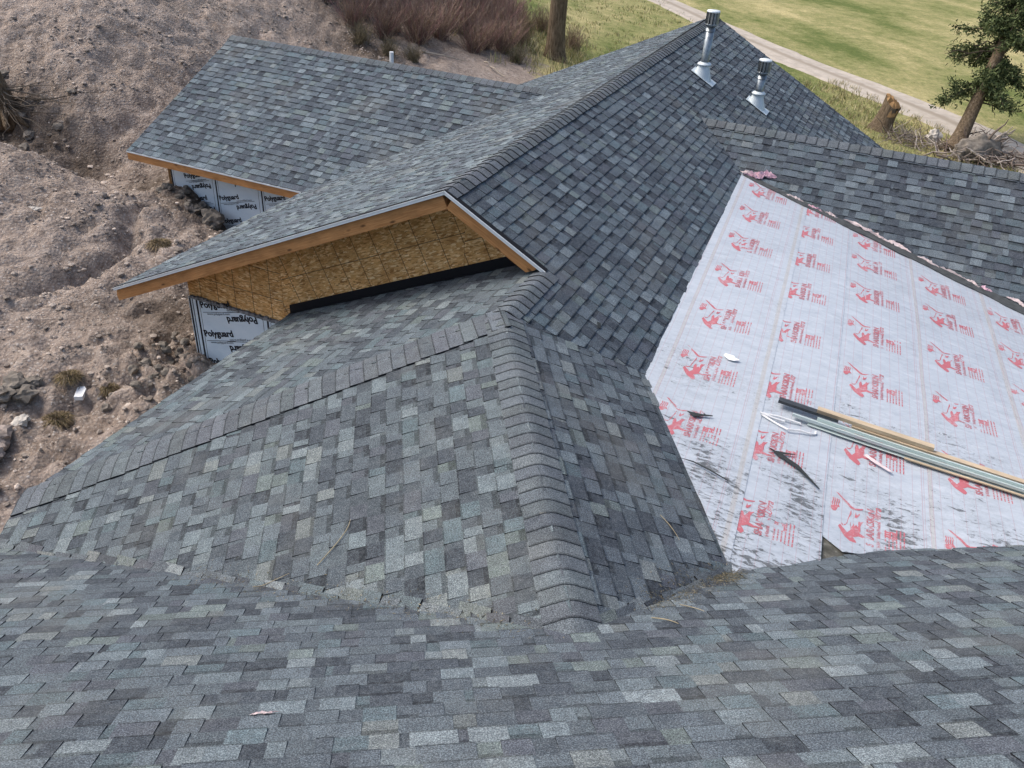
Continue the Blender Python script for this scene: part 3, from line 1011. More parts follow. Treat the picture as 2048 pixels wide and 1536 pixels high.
# the smaller lines of the print are too fine to read in the photograph: plain bars
def bar(x0, x1, y0, y1):
    pr_add([(x0, y0, 0), (x1, y0, 0), (x1, y1, 0), (x0, y1, 0)], [(0, 1, 2, 3)], 0, 0)
for k in range(3):
    bar(0.115 + k * 0.026, 0.134 + k * 0.026, -0.325, -0.292)
bar(0.105, 0.195, -0.345, -0.332)
bar(0.105, 0.195, -0.382, -0.369)
bar(0.105, 0.118, -0.369, -0.345)
bar(0.182, 0.195, -0.369, -0.345)
_rb = random.Random(4)
for k in range(6):
    x = -0.07 + 0.01 * _rb.random()
    while x < 0.17:
        l_ = _rb.uniform(0.015, 0.05)
        bar(x, x + l_, -0.306 - k * 0.030, -0.295 - k * 0.030)
        x += l_ + 0.010
    if k > 2:
        bar(0.18, 0.235, -0.306 - k * 0.030, -0.295 - k * 0.030)

def inside(poly, q):
    return all((poly[(i + 1) % len(poly)][0] - poly[i][0]) * (q[1] - poly[i][1]) - (poly[(i + 1) % len(poly)][1] - poly[i][1]) * (q[0] - poly[i][0]) >= 0 for i in range(len(poly)))
for o_s, poly, lay, lg, lp in strip_objs:
    for al0 in lg:
        mb = MB()
        allin = True
        vs2 = [(al0 + x, lp - y) for x, y in PR_V]
        fl = [inside(poly, q) for q in vs2]
        if not any(fl):
            continue
        keep_v, keep_f = [], []
        for f in PR_F:
            if all(fl[i] for i in f):
                tri = [vs2[i] for i in f]
            elif any(fl[i] for i in f):
                tri = [vs2[i] for i in f]
                if area(tri) < 0:
                    tri.reverse()
                tri = clip(tri, poly)
                if len(tri) < 3:
                    continue
            else:
                continue
            if area(tri) < 0:
                tri = tri[::-1]
            keep_f.append([len(keep_v) + i for i in range(len(tri))])
            keep_v.extend(tri)
        if len(keep_f) < 8:
            continue
        mb.add([surf(a, b, lay + 0.0016) for a, b in keep_v], keep_f)
        o_ = mb.build('printed_emblem', ['red_print'])
        o_.parent = o_s
        o_.location = -Vector(house.location) - Vector(o_s.location)

# dark felt lap along the foot of the right wing
mb = MB()
L = np.linalg.norm(K3m - P1)
m_ = 30
for k in range(m_):
    t0, t1 = k / m_, (k + 1) / m_
    a0, a1 = P1 + (K3m - P1) * t0, P1 + (K3m - P1) * t1
    w0, w1 = 0.06 + 0.16 * t0 + 0.02 * math.sin(k * 1.7), 0.06 + 0.16 * t1 + 0.02 * math.sin((k + 1) * 1.7)
    sn = V(-kx[1], kx[0], 0)
    if sn @ g > 0:
        sn = -sn
    q = []
    for a_, w_ in ((a0, w0), (a1, w1)):
        inn = a_ + sn * w_
        out_ = a_ - sn * 0.05
        q.append((V(inn[0], inn[1], zM(inn[0], inn[1]) + 0.020), V(out_[0], out_[1], zK(out_[0], out_[1]) + 0.022)))
    mb.add([q[0][0], q[1][0], q[1][1], q[0][1]], [(0, 1, 2, 3)])
    mb.add([q[0][0], q[1][0], q[1][0] - Z * 0.006, q[0][0] - Z * 0.006], [(0, 3, 2, 1)])
o_ = mb.build('felt_lap', ['felt'])
adopt(o_, house)

# ------------------------------------------------------------------ gable: sheathing, rakes, flashing
qr = q0                                           # ridge, measured from A across
def zroofL(q):
    return ZG - TL * (qr - q)
def zroofR(q):
    return ZG - TG * (q - qr)
WS = SN + OV
def wallpt(q, z, off=0.0):
    r = A + g * (WS - off) + p * q
    r[2] = z
    return r
def panel(poly, rot, name, mat, thick=0.012, off=0.0, uvo=(0, 0), parent=None):
    mb = MB()
    c_, s_ = math.cos(rot), math.sin(rot)
    uvs = [((q * c_ + z * s_) + uvo[0], (-q * s_ + z * c_) + uvo[1]) for q, z in poly]
    prism(mb, [wallpt(q, z, off) for q, z in poly], g * thick, uvs=uvs)
    o = mb.build(name, [mat])
    if parent is None:
        adopt(o, house)
    else:
        o.parent = parent
        o.location = -Vector(house.location) - Vector(parent.location)
    return o
rk = math.atan(TL)
UND = 0.10
zfl = lambda q: A[2] + TE * q                      # low end slope at the wall
QL, QM, QB = -5.50, -3.86, -5.745
# backing wall carries the sheets as pieces
mbw = MB()
prism(mbw, [wallpt(q, z, -0.03) for q, z in [(QL, -8.6), (1.2, -8.6), (1.2, zroofR(1.2) - 0.22), (qr, ZG - 0.18), (QL, zroofL(QL) - 0.12)]], g * 0.10)
gw_ = mbw.build('gable_wall', ['deck_wood'])
adopt(gw_, house)
panel([(QL, QB), (QM, QB), (QM, zroofL(QM) - UND), (QL, zroofL(QL) - UND)], 0.0, 'sheathing_panel', 'osb', parent=gw_, off=0.002, uvo=(0.1, 0.15))
panel([(QM + .003, QB), (-2.70, zfl(-2.70) - .02), (-2.70, zroofL(-2.70) - UND), (QM + .003, zroofL(QM) - UND)], rk, 'sheathing_panel', 'osb', parent=gw_, uvo=(0.05, 0.1))
panel([(-2.697, zfl(-2.70) - .02), (qr, zfl(qr) - .02), (qr, zroofL(qr) - UND), (-2.697, zroofL(-2.70) - UND)], rk, 'sheathing_panel', 'osb', parent=gw_, off=0.0015, uvo=(0.05, 0.1))
panel([(qr + .003, zfl(qr) - .02), (-0.11, zfl(-0.11) - .02), (-0.1, zroofR(-0.1) - UND), (qr + .003, ZG - UND)], rk, 'sheathing_panel', 'osb', parent=gw_, uvo=(0.1, 0.2))
# black step flashing along the low slope
mb = MB()
fq0, fq1 = -3.75, -0.20
prism(mb, [wallpt(fq0, zfl(fq0) + 0.0, 0.014), wallpt(fq1, zfl(fq1) + 0.0, 0.014), wallpt(fq1, zfl(fq1) + 0.135, 0.014), wallpt(fq0, zfl(fq0) + 0.135, 0.014)], g * 0.005)
fo = [wallpt(fq0, zfl(fq0) + .018, 0.014), wallpt(fq1, zfl(fq1) + .018, 0.014), wallpt(fq1, zfl(fq1) + .018, 0.055), wallpt(fq0, zfl(fq0) + .018, 0.055)]
prism(mb, fo, -Z * 0.004)
o_ = mb.build('wall_flashing', ['black_flashing'])
adopt(o_, house)

# waterproofing membrane on the foundation, printed
def word_mesh():
    return text_polys('Polyguard', 0.155, fat=0.0065)
WV, WF, WW = word_mesh()
_mn = min(v[0] for v in WV)
SV, SF_, SW = text_polys('www.polyguard.com', 0.028)
def words(place, parent, off, items, tilt):
    """items: (q of the left end, z of the base line, flipped, width)"""
    for q0_, z0_, flip, wd in items:
        s_ = wd / WW
        def P_(x, y):      # the rolls were hung askew, so the print climbs
            x, y = ((wd - x * s_, 0.11 - y * s_) if flip else (x * s_, y * s_))
            return place(q0_ + x * math.cos(tilt) - y * math.sin(tilt), z0_ + x * math.sin(tilt) + y * math.cos(tilt))
        mb = MB()
        mb.add([P_(v[0] - _mn, v[1]) for v in WV], WF)
        for y in (-0.075, ):
            mb.add([P_(0.0, y), P_(WW, y), P_(WW, y - 0.008), P_(0.0, y - 0.008)], [(0, 3, 2, 1)])
        s2 = WW * 0.78 / SW
        m2 = min(v[0] for v in SV)
        mb.add([P_(WW * 0.12 + (v[0] - m2) * s2, -0.125 + v[1] * s2) for v in SV], SF_)
        o = mb.build('printed_word', ['black_print'])
        o.parent = parent
        o.location = -Vector(house.location) - Vector(parent.location)

def wrap_wall(place, nrm_, cuts, ztop, zbot, items, vlines):
    for k in range(len(cuts) - 1):
        qa, qb = cuts[k], cuts[k + 1]
        mb = MB()
        pl = [(qa, zbot), (qb - 0.002, zbot), (qb - 0.002, ztop), (qa, ztop)]
        prism(mb, [place(q, z) for q, z in pl], nrm_ * 0.012, uvs=pl)
        for x in (qa + 0.012, ):
            mb.add([place(x, zbot) - nrm_ * 0.002, place(x + 0.032, zbot) - nrm_ * 0.002, place(x + 0.032, ztop) - nrm_ * 0.002, place(x, ztop) - nrm_ * 0.002], [(0, 1, 2, 3)], mi=1)
        for x in (qa + 0.075, qb - 0.055):
            mb.add([place(x, zbot) - nrm_ * 0.002, place(x + 0.007, zbot) - nrm_ * 0.002, place(x + 0.007, ztop) - nrm_ * 0.002, place(x, ztop) - nrm_ * 0.002], [(0, 1, 2, 3)], mi=1)
        o = mb.build('waterproof_sheet', ['wrap', 'black_print'])
        adopt(o, house)
        words(lambda q, z: place(q, z) - nrm_ * 0.003, o, 0, [it for it in items if qa <= it[0] + it[3] * .5 < qb], vlines)

wrap_wall(lambda q, z: wallpt(q, z, 0.016), g, [-5.52, -5.40, -4.17, -2.9], QB - 0.03, -8.5,
          [(-5.30, -5.90, 0, .55), (-4.84, -6.04, 1, .55), (-5.31, -6.37, 0, .55), (-4.86, -6.52, 1, .55), (-5.29, -6.84, 0, .55),
           (-4.06, -5.97, 0, .55), (-3.6, -6.1, 1, .55), (-4.06, -6.44, 0, .55)], 0.26)
# rough mineral edging on top of the foundation membrane
mb = MB()
rr = np.random.default_rng(3)
for k in range(70):
    q = QL + 0.02 + k * 0.025
    if q > -3.7:
        break
    h = 0.025 + rr.uniform(0, 0.03)
    box(mb, wallpt(q, QB - 0.035 - rr.uniform(0, .012), 0.035), p, g, Z, 0.027, 0.045, h, (0.20 * rr.uniform(.6, 1.5),) * 3)
o_ = mb.build('foundation_edging', ['stones'])
adopt(o_, house)

def rake(P, Q, nroof, end_cut, name_w='rake_board', sgn=1):
    """P top, Q bottom of the rake line on the shingle surface; the board hangs under it, facing -g"""
    d = nrm(Q - P)
    L = np.linalg.norm(Q - P)
    dn = nrm(np.cross(d, g))
    if dn[2] > 0:
        dn = -dn
    mb = MB()
    # metal drip edge: face and top lap, with the dark line of the course above it
    box(mb, P - g * 0.020 + dn * -0.006 - d * 0.0, d, dn, g, L, 0.034, 0.012)
    box(mb, P - g * 0.026 - dn * 0.010, d, dn, g, L, 0.006, 0.035)
    o = mb.build('drip_edge', ['white_metal'])
    adopt(o, house)
    mb = MB()
    box(mb, P - g * 0.014 - dn * 0.017, d, dn, g, L, 0.008, 0.06)
    o = mb.build('starter_strip', ['shingle_edge'])
    adopt(o, house)
    return d, dn, L

d_, dn_, L_ = rake(GN, GN - p * WL - Z * WL * TL, None, 0)
# left rake board: square end at the ridge, plumb end at the eave
mb = MB()
def board(mb, P, d, dn, s0, s1, y0, y1, th, off, end=None):
    pts = [(s0, y0), (s1, y0)] + (end or []) + ([(s1, y1)] if not end else []) + [(s0, y1)]
    pl = [P + d * s + dn * y + g * off for s, y in pts]
    prism(mb, pl, g * th, uvs=[(s, y) for s, y in pts])
board(mb, GN, d_, dn_, 0.06, L_ - 0.02, 0.030, 0.185, 0.045, 0.012, [(L_ + 0.035, 0.10), (L_ + 0.05, 0.185)])
o_ = mb.build('rake_board', ['stained_wood'])
adopt(o_, house)
LR = np.linalg.norm(RK - GN)
d2, dn2, L2 = rake(GN, RK + nrm(RK - GN) * 0.0, None, 0)
mb = MB()
board(mb, GN, d2, dn2, 0.10, L2 - 0.10, 0.030, 0.165, 0.045, 0.012, [(L2 - 0.105, 0.075), (L2 - 0.17, 0.165)])
o_ = mb.build('rake_board', ['stained_wood'])
adopt(o_, house)
# wooden soffit lookouts seen under the overhang at the peak
mb = MB()
box(mb, GN - p * 0.05 + g * 0.06 - Z * 0.24, p, g, Z, 0.045, OV - 0.08, 0.14, uv=True)
o_ = mb.build('lookout', ['stained_wood'])
adopt(o_, house)

# left wing: eave fascia, drip edge, printed wall
eL, eR = V(HeL[0], HeL[1], EAVE), V(HeR[0], HeR[1], EAVE)
mb = MB()
box(mb, eL - g * 0.012 - Z * 0.020, p, g, Z, np.linalg.norm(eR - eL) + 0.25, 0.010, 0.024)
o_ = mb.build('drip_edge', ['white_metal'])
adopt(o_, house)
mb = MB()
Lh = np.linalg.norm(eR - eL) + 0.25
box(mb, eL + g * 0.004 - Z * 0.165, p, Z, g, Lh, 0.14, 0.04, uv=True)
o_ = mb.build('fascia_board', ['stained_wood'])
adopt(o_, house)
HW0 = G0 + g * (SH - HD + 0.40)
def hwall(q, z):
    r = HW0 + p * q
    r[2] = z
    return r
mb = MB()
prism(mb, [hwall(q, z) + g * 0.02 for q, z in [(-8.72, -8.6), (-WL, -8.6), (-WL, EAVE + 0.12), (-8.72, EAVE + 0.12)]], g * 0.1)
o_ = mb.build('wing_wall', ['deck_wood'])
adopt(o_, house)
wrap_wall(lambda q, z: hwall(q, z), g, [-8.66, -7.56, -6.46, -5.36], -5.74, -8.5,
          [(-8.30, -6.13, 0, .5), (-8.13, -6.36, 1, .5), (-8.28, -6.60, 0, .5), (-8.10, -6.83, 1, .5),
           (-7.46, -5.93, 0, .5), (-7.05, -6.08, 1, .5), (-7.48, -6.42, 0, .5), (-7.06, -6.56, 1, .5), (-7.48, -6.90, 0, .5),
           (-6.38, -5.74, 0, .5), (-6.36, -6.20, 0, .5), (-5.95, -6.33, 1, .5)], 0.26)
# gable end of the left wing (faces away to the left)
mb = MB()
wq = -8.72
prism(mb, [hwall(wq, -8.6), hwall(wq, EAVE), V(*xy(HL - p * -0.57), ZH - 0.15), hwall(wq, EAVE) + g * (2 * HD - 0.8), hwall(wq, -8.6) + g * (2 * HD - 0.8)], p * 0.1)
o_ = mb.build('wing_end_wall', ['osb'])
adopt(o_, house)
# left long wall under the main roof
mb = MB()
lw = A + g * WS + p * QL
prism(mb, [V(lw[0], lw[1], -8.6), V(lw[0], lw[1], zroofL(QL) - .12), V(*xy(lw + g * 3.2), zroofL(QL) - .12), V(*xy(lw + g * 3.2), -8.6)], p * 0.1)
o_ = mb.build('side_wall', ['osb'])
adopt(o_, house)
# stub walls that close the house behind
mb = MB()
prism(mb, [V(*gq(SF - .4, -5), -8.6), V(*gq(SF - .4, 3), -8.6), V(*gq(SF - .4, 3), zroofR(3) - .15), V(*gq(SF - .4, q0), ZG - .15), V(*gq(SF - .4, -5), zroofL(-5) - .15)], g * 0.1)
o_ = mb.build('far_gable_wall', ['osb'])
adopt(o_, house)

# ------------------------------------------------------------------ metal vents on the main roof
def vent(base, hgt, label):
    bx, by = base
    bz = zGR(bx, by)
    n = nor(zGR)
    u = nrm(V(-TG * p[0], -TG * p[1], TG * TG))     # uphill
    e = g
    O = V(bx, by, bz)
    r = 0.074
    # pipe
    mb = MB()
    tube(mb, [O + Z * z for z in (-0.05, 0.25, hgt - 0.28)], [r, r, r], 24)
    pipe = mb.build('vent_pipe', ['galv'], None, smooth=False)
    for pl in pipe.data.polygons:
        pl.use_smooth = len(pl.vertices) == 4
    adopt(pipe, house)
    pipe['label'] = label
    def sub(name, mb, mat, smooth=True):
        o = mb.build(name, [mat] if isinstance(mat, str) else mat)
        if smooth:
            for pl in o.data.polygons:
                pl.use_smooth = len(pl.vertices) == 4
        o.parent = pipe
        o.location = -Vector(house.location) - Vector(pipe.location)
    # base plate and cone
    mb = MB()
    c0 = O + n * 0.022
    box(mb, c0 - u * 0.27 - e * 0.17, u, e, n, 0.50, 0.34, 0.006)
    sub('flashing_plate', mb, 'light_galv', False)
    mb = MB()
    ring0 = [c0 + n * .004 + e * math.cos(t_) * 0.16 + u * math.sin(t_) * 0.19 for t_ in np.linspace(0, 2 * math.pi, 24, endpoint=False)]
    ring1 = [O + Z * 0.24 + e * math.cos(t_) * (r + .012) + p * -math.sin(t_) * (r + .012) for t_ in np.linspace(0, 2 * math.pi, 24, endpoint=False)]
    mb.add(ring0 + ring1, [(i, (i + 1) % 24, 24 + (i + 1) % 24, 24 + i) for i in range(24)])
    sub('flashing_cone', mb, 'light_galv')
    mb = MB()
    tube(mb, [O + Z * 0.225, O + Z * 0.245, O + Z * 0.275], [r + .060, r + .050, r + .004], 24)
    sub('storm_collar', mb, 'light_galv')
    # cap: lower band, louvred drum, lid
    h0 = hgt - 0.30
    mb = MB()
    tube(mb, [O + Z * (h0 - .05), O + Z * (h0 - .05), O + Z * (h0 + .0), O + Z * (h0 + .0)], [r + .004, r + .012, r + .012, r + .004], 24)
    tube(mb, [O + Z * (h0 + .03), O + Z * (h0 + .05), O + Z * (h0 + .075)], [r + .015, r + .036, r + .036], 24)
    sub('cap_collar', mb, 'galv')
    mb = MB()
    tube(mb, [O + Z * (h0 + .06), O + Z * (h0 + .265)], [r + .012, r + .012], 24)
    sub('cap_core', mb, 'grey_metal')
    for k in range(12):
        a = 2 * math.pi * k / 12 + .1
        dr, ta = V(math.cos(a), math.sin(a), 0), V(-math.sin(a), math.cos(a), 0)
        mb = MB()
        box(mb, O + Z * (h0 + .07) + dr * (r + .028) - ta * 0.020, ta * .93 + dr * .36, Z, dr, 0.036, 0.20, 0.003)
        sub('cap_slat', mb, 'galv', False)
    mb = MB()
    tube(mb, [O + Z * (h0 + .262), O + Z * (h0 + .275), O + Z * (h0 + .292), O + Z * (h0 + .300)], [r + .042, r + .046, r + .040, r * .2], 24)
    sub('cap_lid', mb, 'white_metal')
vent((5.66, 15.62), 1.16, 'taller galvanised vent pipe with louvred cap near the main ridge')
vent((6.88, 15.74), 0.86, 'shorter galvanised vent pipe with louvred cap lower on the slope')
# white plastic pipe just behind the left wing's ridge
mb = MB()
pb = V(-0.066, 18.236, 0)
tube(mb, [V(pb[0], pb[1], -4.35), V(pb[0], pb[1], -3.90)], [0.042, 0.042], 16)
o_ = mb.build('plumbing_pipe', ['white_plastic'])
o_['label'] = 'white plastic pipe behind the left ridge'
adopt(o_, house)

# ------------------------------------------------------------------ terrain
CTRL = [(-2.9, 11.15, -6.68), (-3.5, 16.3, -7.0), (-4.35, 16.8, -6.15), (-4.6, 8.0, -7.0), (-3.6, 6.5, -7.1), (-6, 5, -7.0), (-9, 8, -6.4),
        (-6.45, 13.5, -6.15), (-9, 13, -5.6), (-12, 12, -5.0), (-5.65, 11.0, -6.6), (-4.45, 10.2, -6.9), (-4.07, 12.9, -6.75), (-3.0, 13.2, -6.9),
        (-3.46, 15.5, -6.72), (-4.06, 14.9, -6.62), (-5.2, 16.2, -6.3), (-6.64, 16.8, -5.9), (-7.7, 17.4, -5.6),
        (-8.83, 20.0, -6.2), (-6.89, 18.7, -6.6), (-5.19, 17.6, -6.95), (-4.77, 17.76, -6.3),
        (-8.69, 22.5, -4.5), (-7.08, 23.2, -4.4), (-5.45, 26.7, -4.7), (-9.5, 26, -3.6), (-5.96, 22.5, -5.3), (-7.2, 20.6, -5.3),
        (-3.07, 30.4, -5.35), (-2.74, 29.0, -5.9), (0.16, 29.0, -6.6), (3.85, 32.1, -7.2), (6.42, 35.3, -7.6), (2.4, 39.3, -6.2), (-1.63, 34.6, -5.5),
        (15.6, 55.9, -8.3), (7.3, 35.3, -7.8), (-2.5, 24.5, -6.6), (1.0, 25.5, -7.2), (5, 27, -7.8), (10, 30, -8.2), (12, 26, -8.4),
        (16, 42, -8.45), (19, 35, -8.5), (21, 30, -8.5), (22.5, 27.5, -8.5), (18, 28.5, -8.5), (20, 25, -8.5), (15, 24, -8.5), (25, 40, -8.5), (30, 55, -8.5),
        (48, 66, -8.5), (40, 40, -8.5), (30, 25, -8.5), (6, 45, -7.2), (9, 55, -7.6), (20, 75, -8.5), (2, 60, -6.0),
        (0, 12, -8.5), (4, 14, -8.5), (8, 16, -8.5), (4, 6, -8.5), (8, 4, -8.5), (0, 2, -8.5), (-1, 16, -8.2), (0.5, 20, -8.0), (4, 20, -8.4),
        (-40, 0, -4), (-40, 40, -1.5), (-40, 100, -1), (-14, 30, -2.6), (-20, 22, -3.0), (0, 100, -5), (40, 140, -8.5), (110, 140, -8.5), (110, 60, -8.5), (110, -20, -8.5), (60, 0, -8.5), (20, -20, -8.5), (-10, -20, -7), (-40, -20, -5)]
_cx = np.array([c[:2] for c in CTRL])
_cz = np.array([c[2] for c in CTRL])
def _ker(d2):
    return 0.5 * d2 * np.log(d2 + 1e-9)
def _kmat(a, b):
    return _ker(((a[:, None, :] - b[None, :, :]) ** 2).sum(-1))
_n = len(CTRL)
_S = np.zeros((_n + 3, _n + 3))
_S[:_n, :_n] = _kmat(_cx, _cx) + np.eye(_n) * 0.35
_S[:_n, _n:] = np.c_[np.ones(_n), _cx]
_S[_n:, :_n] = _S[:_n, _n:].T
_tw = np.linalg.solve(_S, np.r_[_cz, 0, 0, 0])
def tps(xy_):
    xy_ = np.atleast_2d(np.asarray(xy_, float))
    return _kmat(xy_, _cx) @ _tw[:_n] + np.c_[np.ones(len(xy_)), xy_] @ _tw[_n:]
def grassiness(x, y):
    # meadow to the right, bare cut bank to the left
    d = (x - 5.0) - (y - 36) * 0.02 + (y < 30) * 0.0
    v = (d + 1.5) / 4.0
    if y < 27:
        v = (x - 13.0) / 3.0
    return max(0.0, min(1.0, v))
def rough(x, y):
    r = max(0.0, min(1.0, (6.0 - x) / 6.0))
    z = 0.16 * r * fbm(x * 0.8, y * 0.8, 1.0, 4) + 0.10 * r * fbm(x * 2.6, y * 2.6, 5.0, 5) - 0.09 * r * max(0.0, abs(fbm(x * 0.9, y * 0.55, 11.0, 3)) * -6 + 1)
    # erosion crack in the near mound
    if -9 < x < -3 and 7 < y < 17:
        cx = -5.35 + 0.25 * math.sin(y * 1.9) - (y - 13) * -0.28
        dd = abs(x - cx)
        if dd < 0.22 and 12.4 < y < 16.0:
            z -= 0.24 * (1 - dd / 0.22)
    # undercut scarp below the dead trunk
    if x < -5 and 17 < y < 24:
        ln_ = 20.25 + (x + 8.8) * -0.42 + 0.25 * fbm(x * 1.5, 3.0, 1.0, 3)
        tt = max(-1.0, min(1.0, (y - ln_) / 0.22))
        z += 0.28 * (tt * .5 + .5 - 1) * max(0.0, min(1.0, (-5.6 - x) / 1.2)) * max(0.0, min(1.0, (y - 17.5) / 1.5))
    # lumps of spoil against the walls
    for lx, ly, lr in ((-3.2, 11.0, 1.2), (-3.9, 16.3, 1.3), (-4.5, 10.0, 1.5), (-8.6, 20.0, 2.0)):
        d2 = ((x - lx) ** 2 + (y - ly) ** 2) / lr ** 2
        if d2 < 4:
            z += 0.14 * math.exp(-d2) * fbm(x * 5, y * 5, 2.0, 3)
    z += (1 - r) * 0.03 * fbm(x * 0.5, y * 0.5, 1.0, 3)
    return z
def ground_z(x, y):
    return float(tps([(x, y)])[0]) + rough(x, y)

def graded(segs):
    out = []
    for a, b, st in segs:
        out += list(np.arange(a, b, st))
    return np.array(out + [segs[-1][1]])
gx_ = graded([(-60, -20, 4), (-20, -12, .5), (-12, 2, .085), (2, 12, .4), (12, 32, .6), (32, 120, 6)])
gy_ = graded([(-30, 0, 3), (0, 6, .4), (6, 26, .095), (26, 44, .28), (44, 70, .9), (70, 200, 8)])
XX, YY = np.meshgrid(gx_, gy_)
pts_ = np.c_[XX.ravel(), YY.ravel()]
ZZ = np.concatenate([tps(pts_[i:i + 20000]) for i in range(0, len(pts_), 20000)])
nx_, ny_ = len(gx_), len(gy_)
vs = []
cols = np.zeros((len(pts_), 4), np.float32)
for i, (x, y) in enumerate(pts_):
    vs.append((x, y, ZZ[i] + (rough(x, y) if (-22 < x < 60 and y < 75) else 0.0)))
    cols[i] = (grassiness(x, y), 0.0, 0, 1)
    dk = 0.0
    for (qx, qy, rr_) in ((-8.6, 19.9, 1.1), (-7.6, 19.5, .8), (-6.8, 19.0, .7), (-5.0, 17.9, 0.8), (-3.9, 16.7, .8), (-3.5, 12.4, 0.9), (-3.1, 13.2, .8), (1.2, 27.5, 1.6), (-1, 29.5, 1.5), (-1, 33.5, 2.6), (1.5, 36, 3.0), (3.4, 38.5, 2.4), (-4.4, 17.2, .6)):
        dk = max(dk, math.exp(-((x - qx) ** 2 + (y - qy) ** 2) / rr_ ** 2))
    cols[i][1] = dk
me = bpy.data.meshes.new('ground')
fs = [(j * nx_ + i, j * nx_ + i + 1, (j + 1) * nx_ + i + 1, (j + 1) * nx_ + i) for j in range(ny_ - 1) for i in range(nx_ - 1)]
me.from_pydata(vs, [], fs)
me.materials.append(MAT['ground'])
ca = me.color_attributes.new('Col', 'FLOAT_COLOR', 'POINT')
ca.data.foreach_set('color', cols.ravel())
me.polygons.foreach_set('use_smooth', [True] * len(fs))
ground = link(bpy.data.objects.new('ground', me))
tag(ground, 'bare excavated soil bank running down into a mown meadow', 'ground', kind='structure')

# dirt track through the meadow
cl = [(12.8, 72.0), (16.6, 58.5), (17.6, 53.5), (18.75, 45.2), (19.85, 39.0), (20.45, 37.3), (21.75, 30.3), (21.95, 26.9), (21.6, 22.0), (20.5, 15.0), (18.5, 8.0)]
pl_ = []
for i in range(len(cl) - 1):
    a, b = np.array(cl[i]), np.array(cl[i + 1])
    m_ = max(2, int(np.linalg.norm(b - a) / 0.7))
    for k in range(m_):
        pl_.append(a + (b - a) * k / m_)
for it in range(8):
    pl_ = [pl_[0]] + [(pl_[i - 1] + pl_[i] * 2 + pl_[i + 1]) / 4 for i in range(1, len(pl_) - 1)] + [pl_[-1]]
mb = MB()
rows = []
al = 0.0
for i, q in enumerate(pl_):
    t_ = pl_[min(i + 1, len(pl_) - 1)] - pl_[max(i - 1, 0)]
    t_ /= np.linalg.norm(t_)
    nn = np.array((-t_[1], t_[0]))
    hw_ = 1.35
    row = []
    for k in range(9):
        f = -1 + k / 4
        jit = 0.3 * fbm(i * 0.5, k, 3.0, 2) if abs(f) == 1 else 0
        r = q + nn * (f * hw_ + (jit if abs(f) == 1 else 0))
        edge = -0.07 if abs(f) == 1 else 0.02
        rut = -0.025 if abs(abs(f) - 0.5) < .01 else 0
        row.append(((r[0], r[1], ground_z(r[0], r[1]) + 0.03 + edge + rut), (al, f)))
    rows.append(row)
    al += 0.7
for i in range(len(rows) - 1):
    for k in range(8):
        a_, b_, c_, d_2 = rows[i][k], rows[i][k + 1], rows[i + 1][k + 1], rows[i + 1][k]
        mb.add([a_[0], b_[0], c_[0], d_2[0]], [(0, 1, 2, 3)], uvs=[a_[1], b_[1], c_[1], d_2[1]])
track = mb.build('dirt_track', ['track'], smooth=True)
tag(track, 'pale two-rut dirt track through the meadow', 'road', kind='structure')

# ------------------------------------------------------------------ stones
def ico(sub=1):
    bm = bmesh.new()
    bmesh.ops.create_icosphere(bm, subdivisions=sub, radius=1.0)
    vs = [np.array(v.co) for v in bm.verts]
    bm.verts.index_update()
    fs = [tuple(v.index for v in f.verts) for f in bm.faces]
    bm.free()
    return vs, fs
I1, I2, I3, I4 = ico(1), ico(2), ico(3), ico(4)
rg = np.random.default_rng(21)
mb = MB()
cand = []
while len(cand) < 21000:
    x, y = rg.uniform(-11, 0.5), rg.uniform(5.5, 31)
    den = 0.38 + 1.3 * fbm(x * 0.7, y * 0.7, 7.0, 3)
    if rg.random() > den * (1.0 if y < 18 else 0.7):
        continue
    cand.append((x, y))
cz = tps(cand)
oct_v = [V(1, 0, 0), V(-1, 0, 0), V(0, 1, 0), V(0, -1, 0), V(0, 0, 1), V(0, 0, -1)]
oct_f = [(0, 2, 4), (2, 1, 4), (1, 3, 4), (3, 0, 4), (2, 0, 5), (1, 2, 5), (3, 1, 5), (0, 3, 5)]
for (x, y), z in zip(cand, cz):
    if x > -2.6 and y < 22:
        continue
    r = 0.0125 * math.exp(rg.normal(0.25, 0.55))
    big_ = r > 0.03
    vv, ff = I1 if big_ else (oct_v, oct_f)
    r = min(r, 0.085)
    z = z + rough(x, y)
    sc3 = V(rg.uniform(.7, 1.4), rg.uniform(.7, 1.4), rg.uniform(.45, .9)) * r
    a = rg.uniform(0, 6.28)
    ca_, sa_ = math.cos(a), math.sin(a)
    tone = rg.choice([0.62, 0.85, 1.0, 1.25, 1.75], p=[.2, .27, .27, .18, .08]) * rg.uniform(.85, 1.15)
    col = (0.35 * tone, 0.295 * tone, 0.245 * tone)
    pts2 = []
    for q in vv:
        k = 1 + rg.uniform(-.22, .22)
        q = q * sc3 * k
        pts2.append((x + q[0] * ca_ - q[1] * sa_, y + q[0] * sa_ + q[1] * ca_, z + q[2] + r * 0.15))
    mb.add(pts2, ff, col)
o_ = mb.build('gravel', ['stones'])
tag(o_, 'loose stones and gravel strewn over the soil bank', 'gravel', kind='stuff')

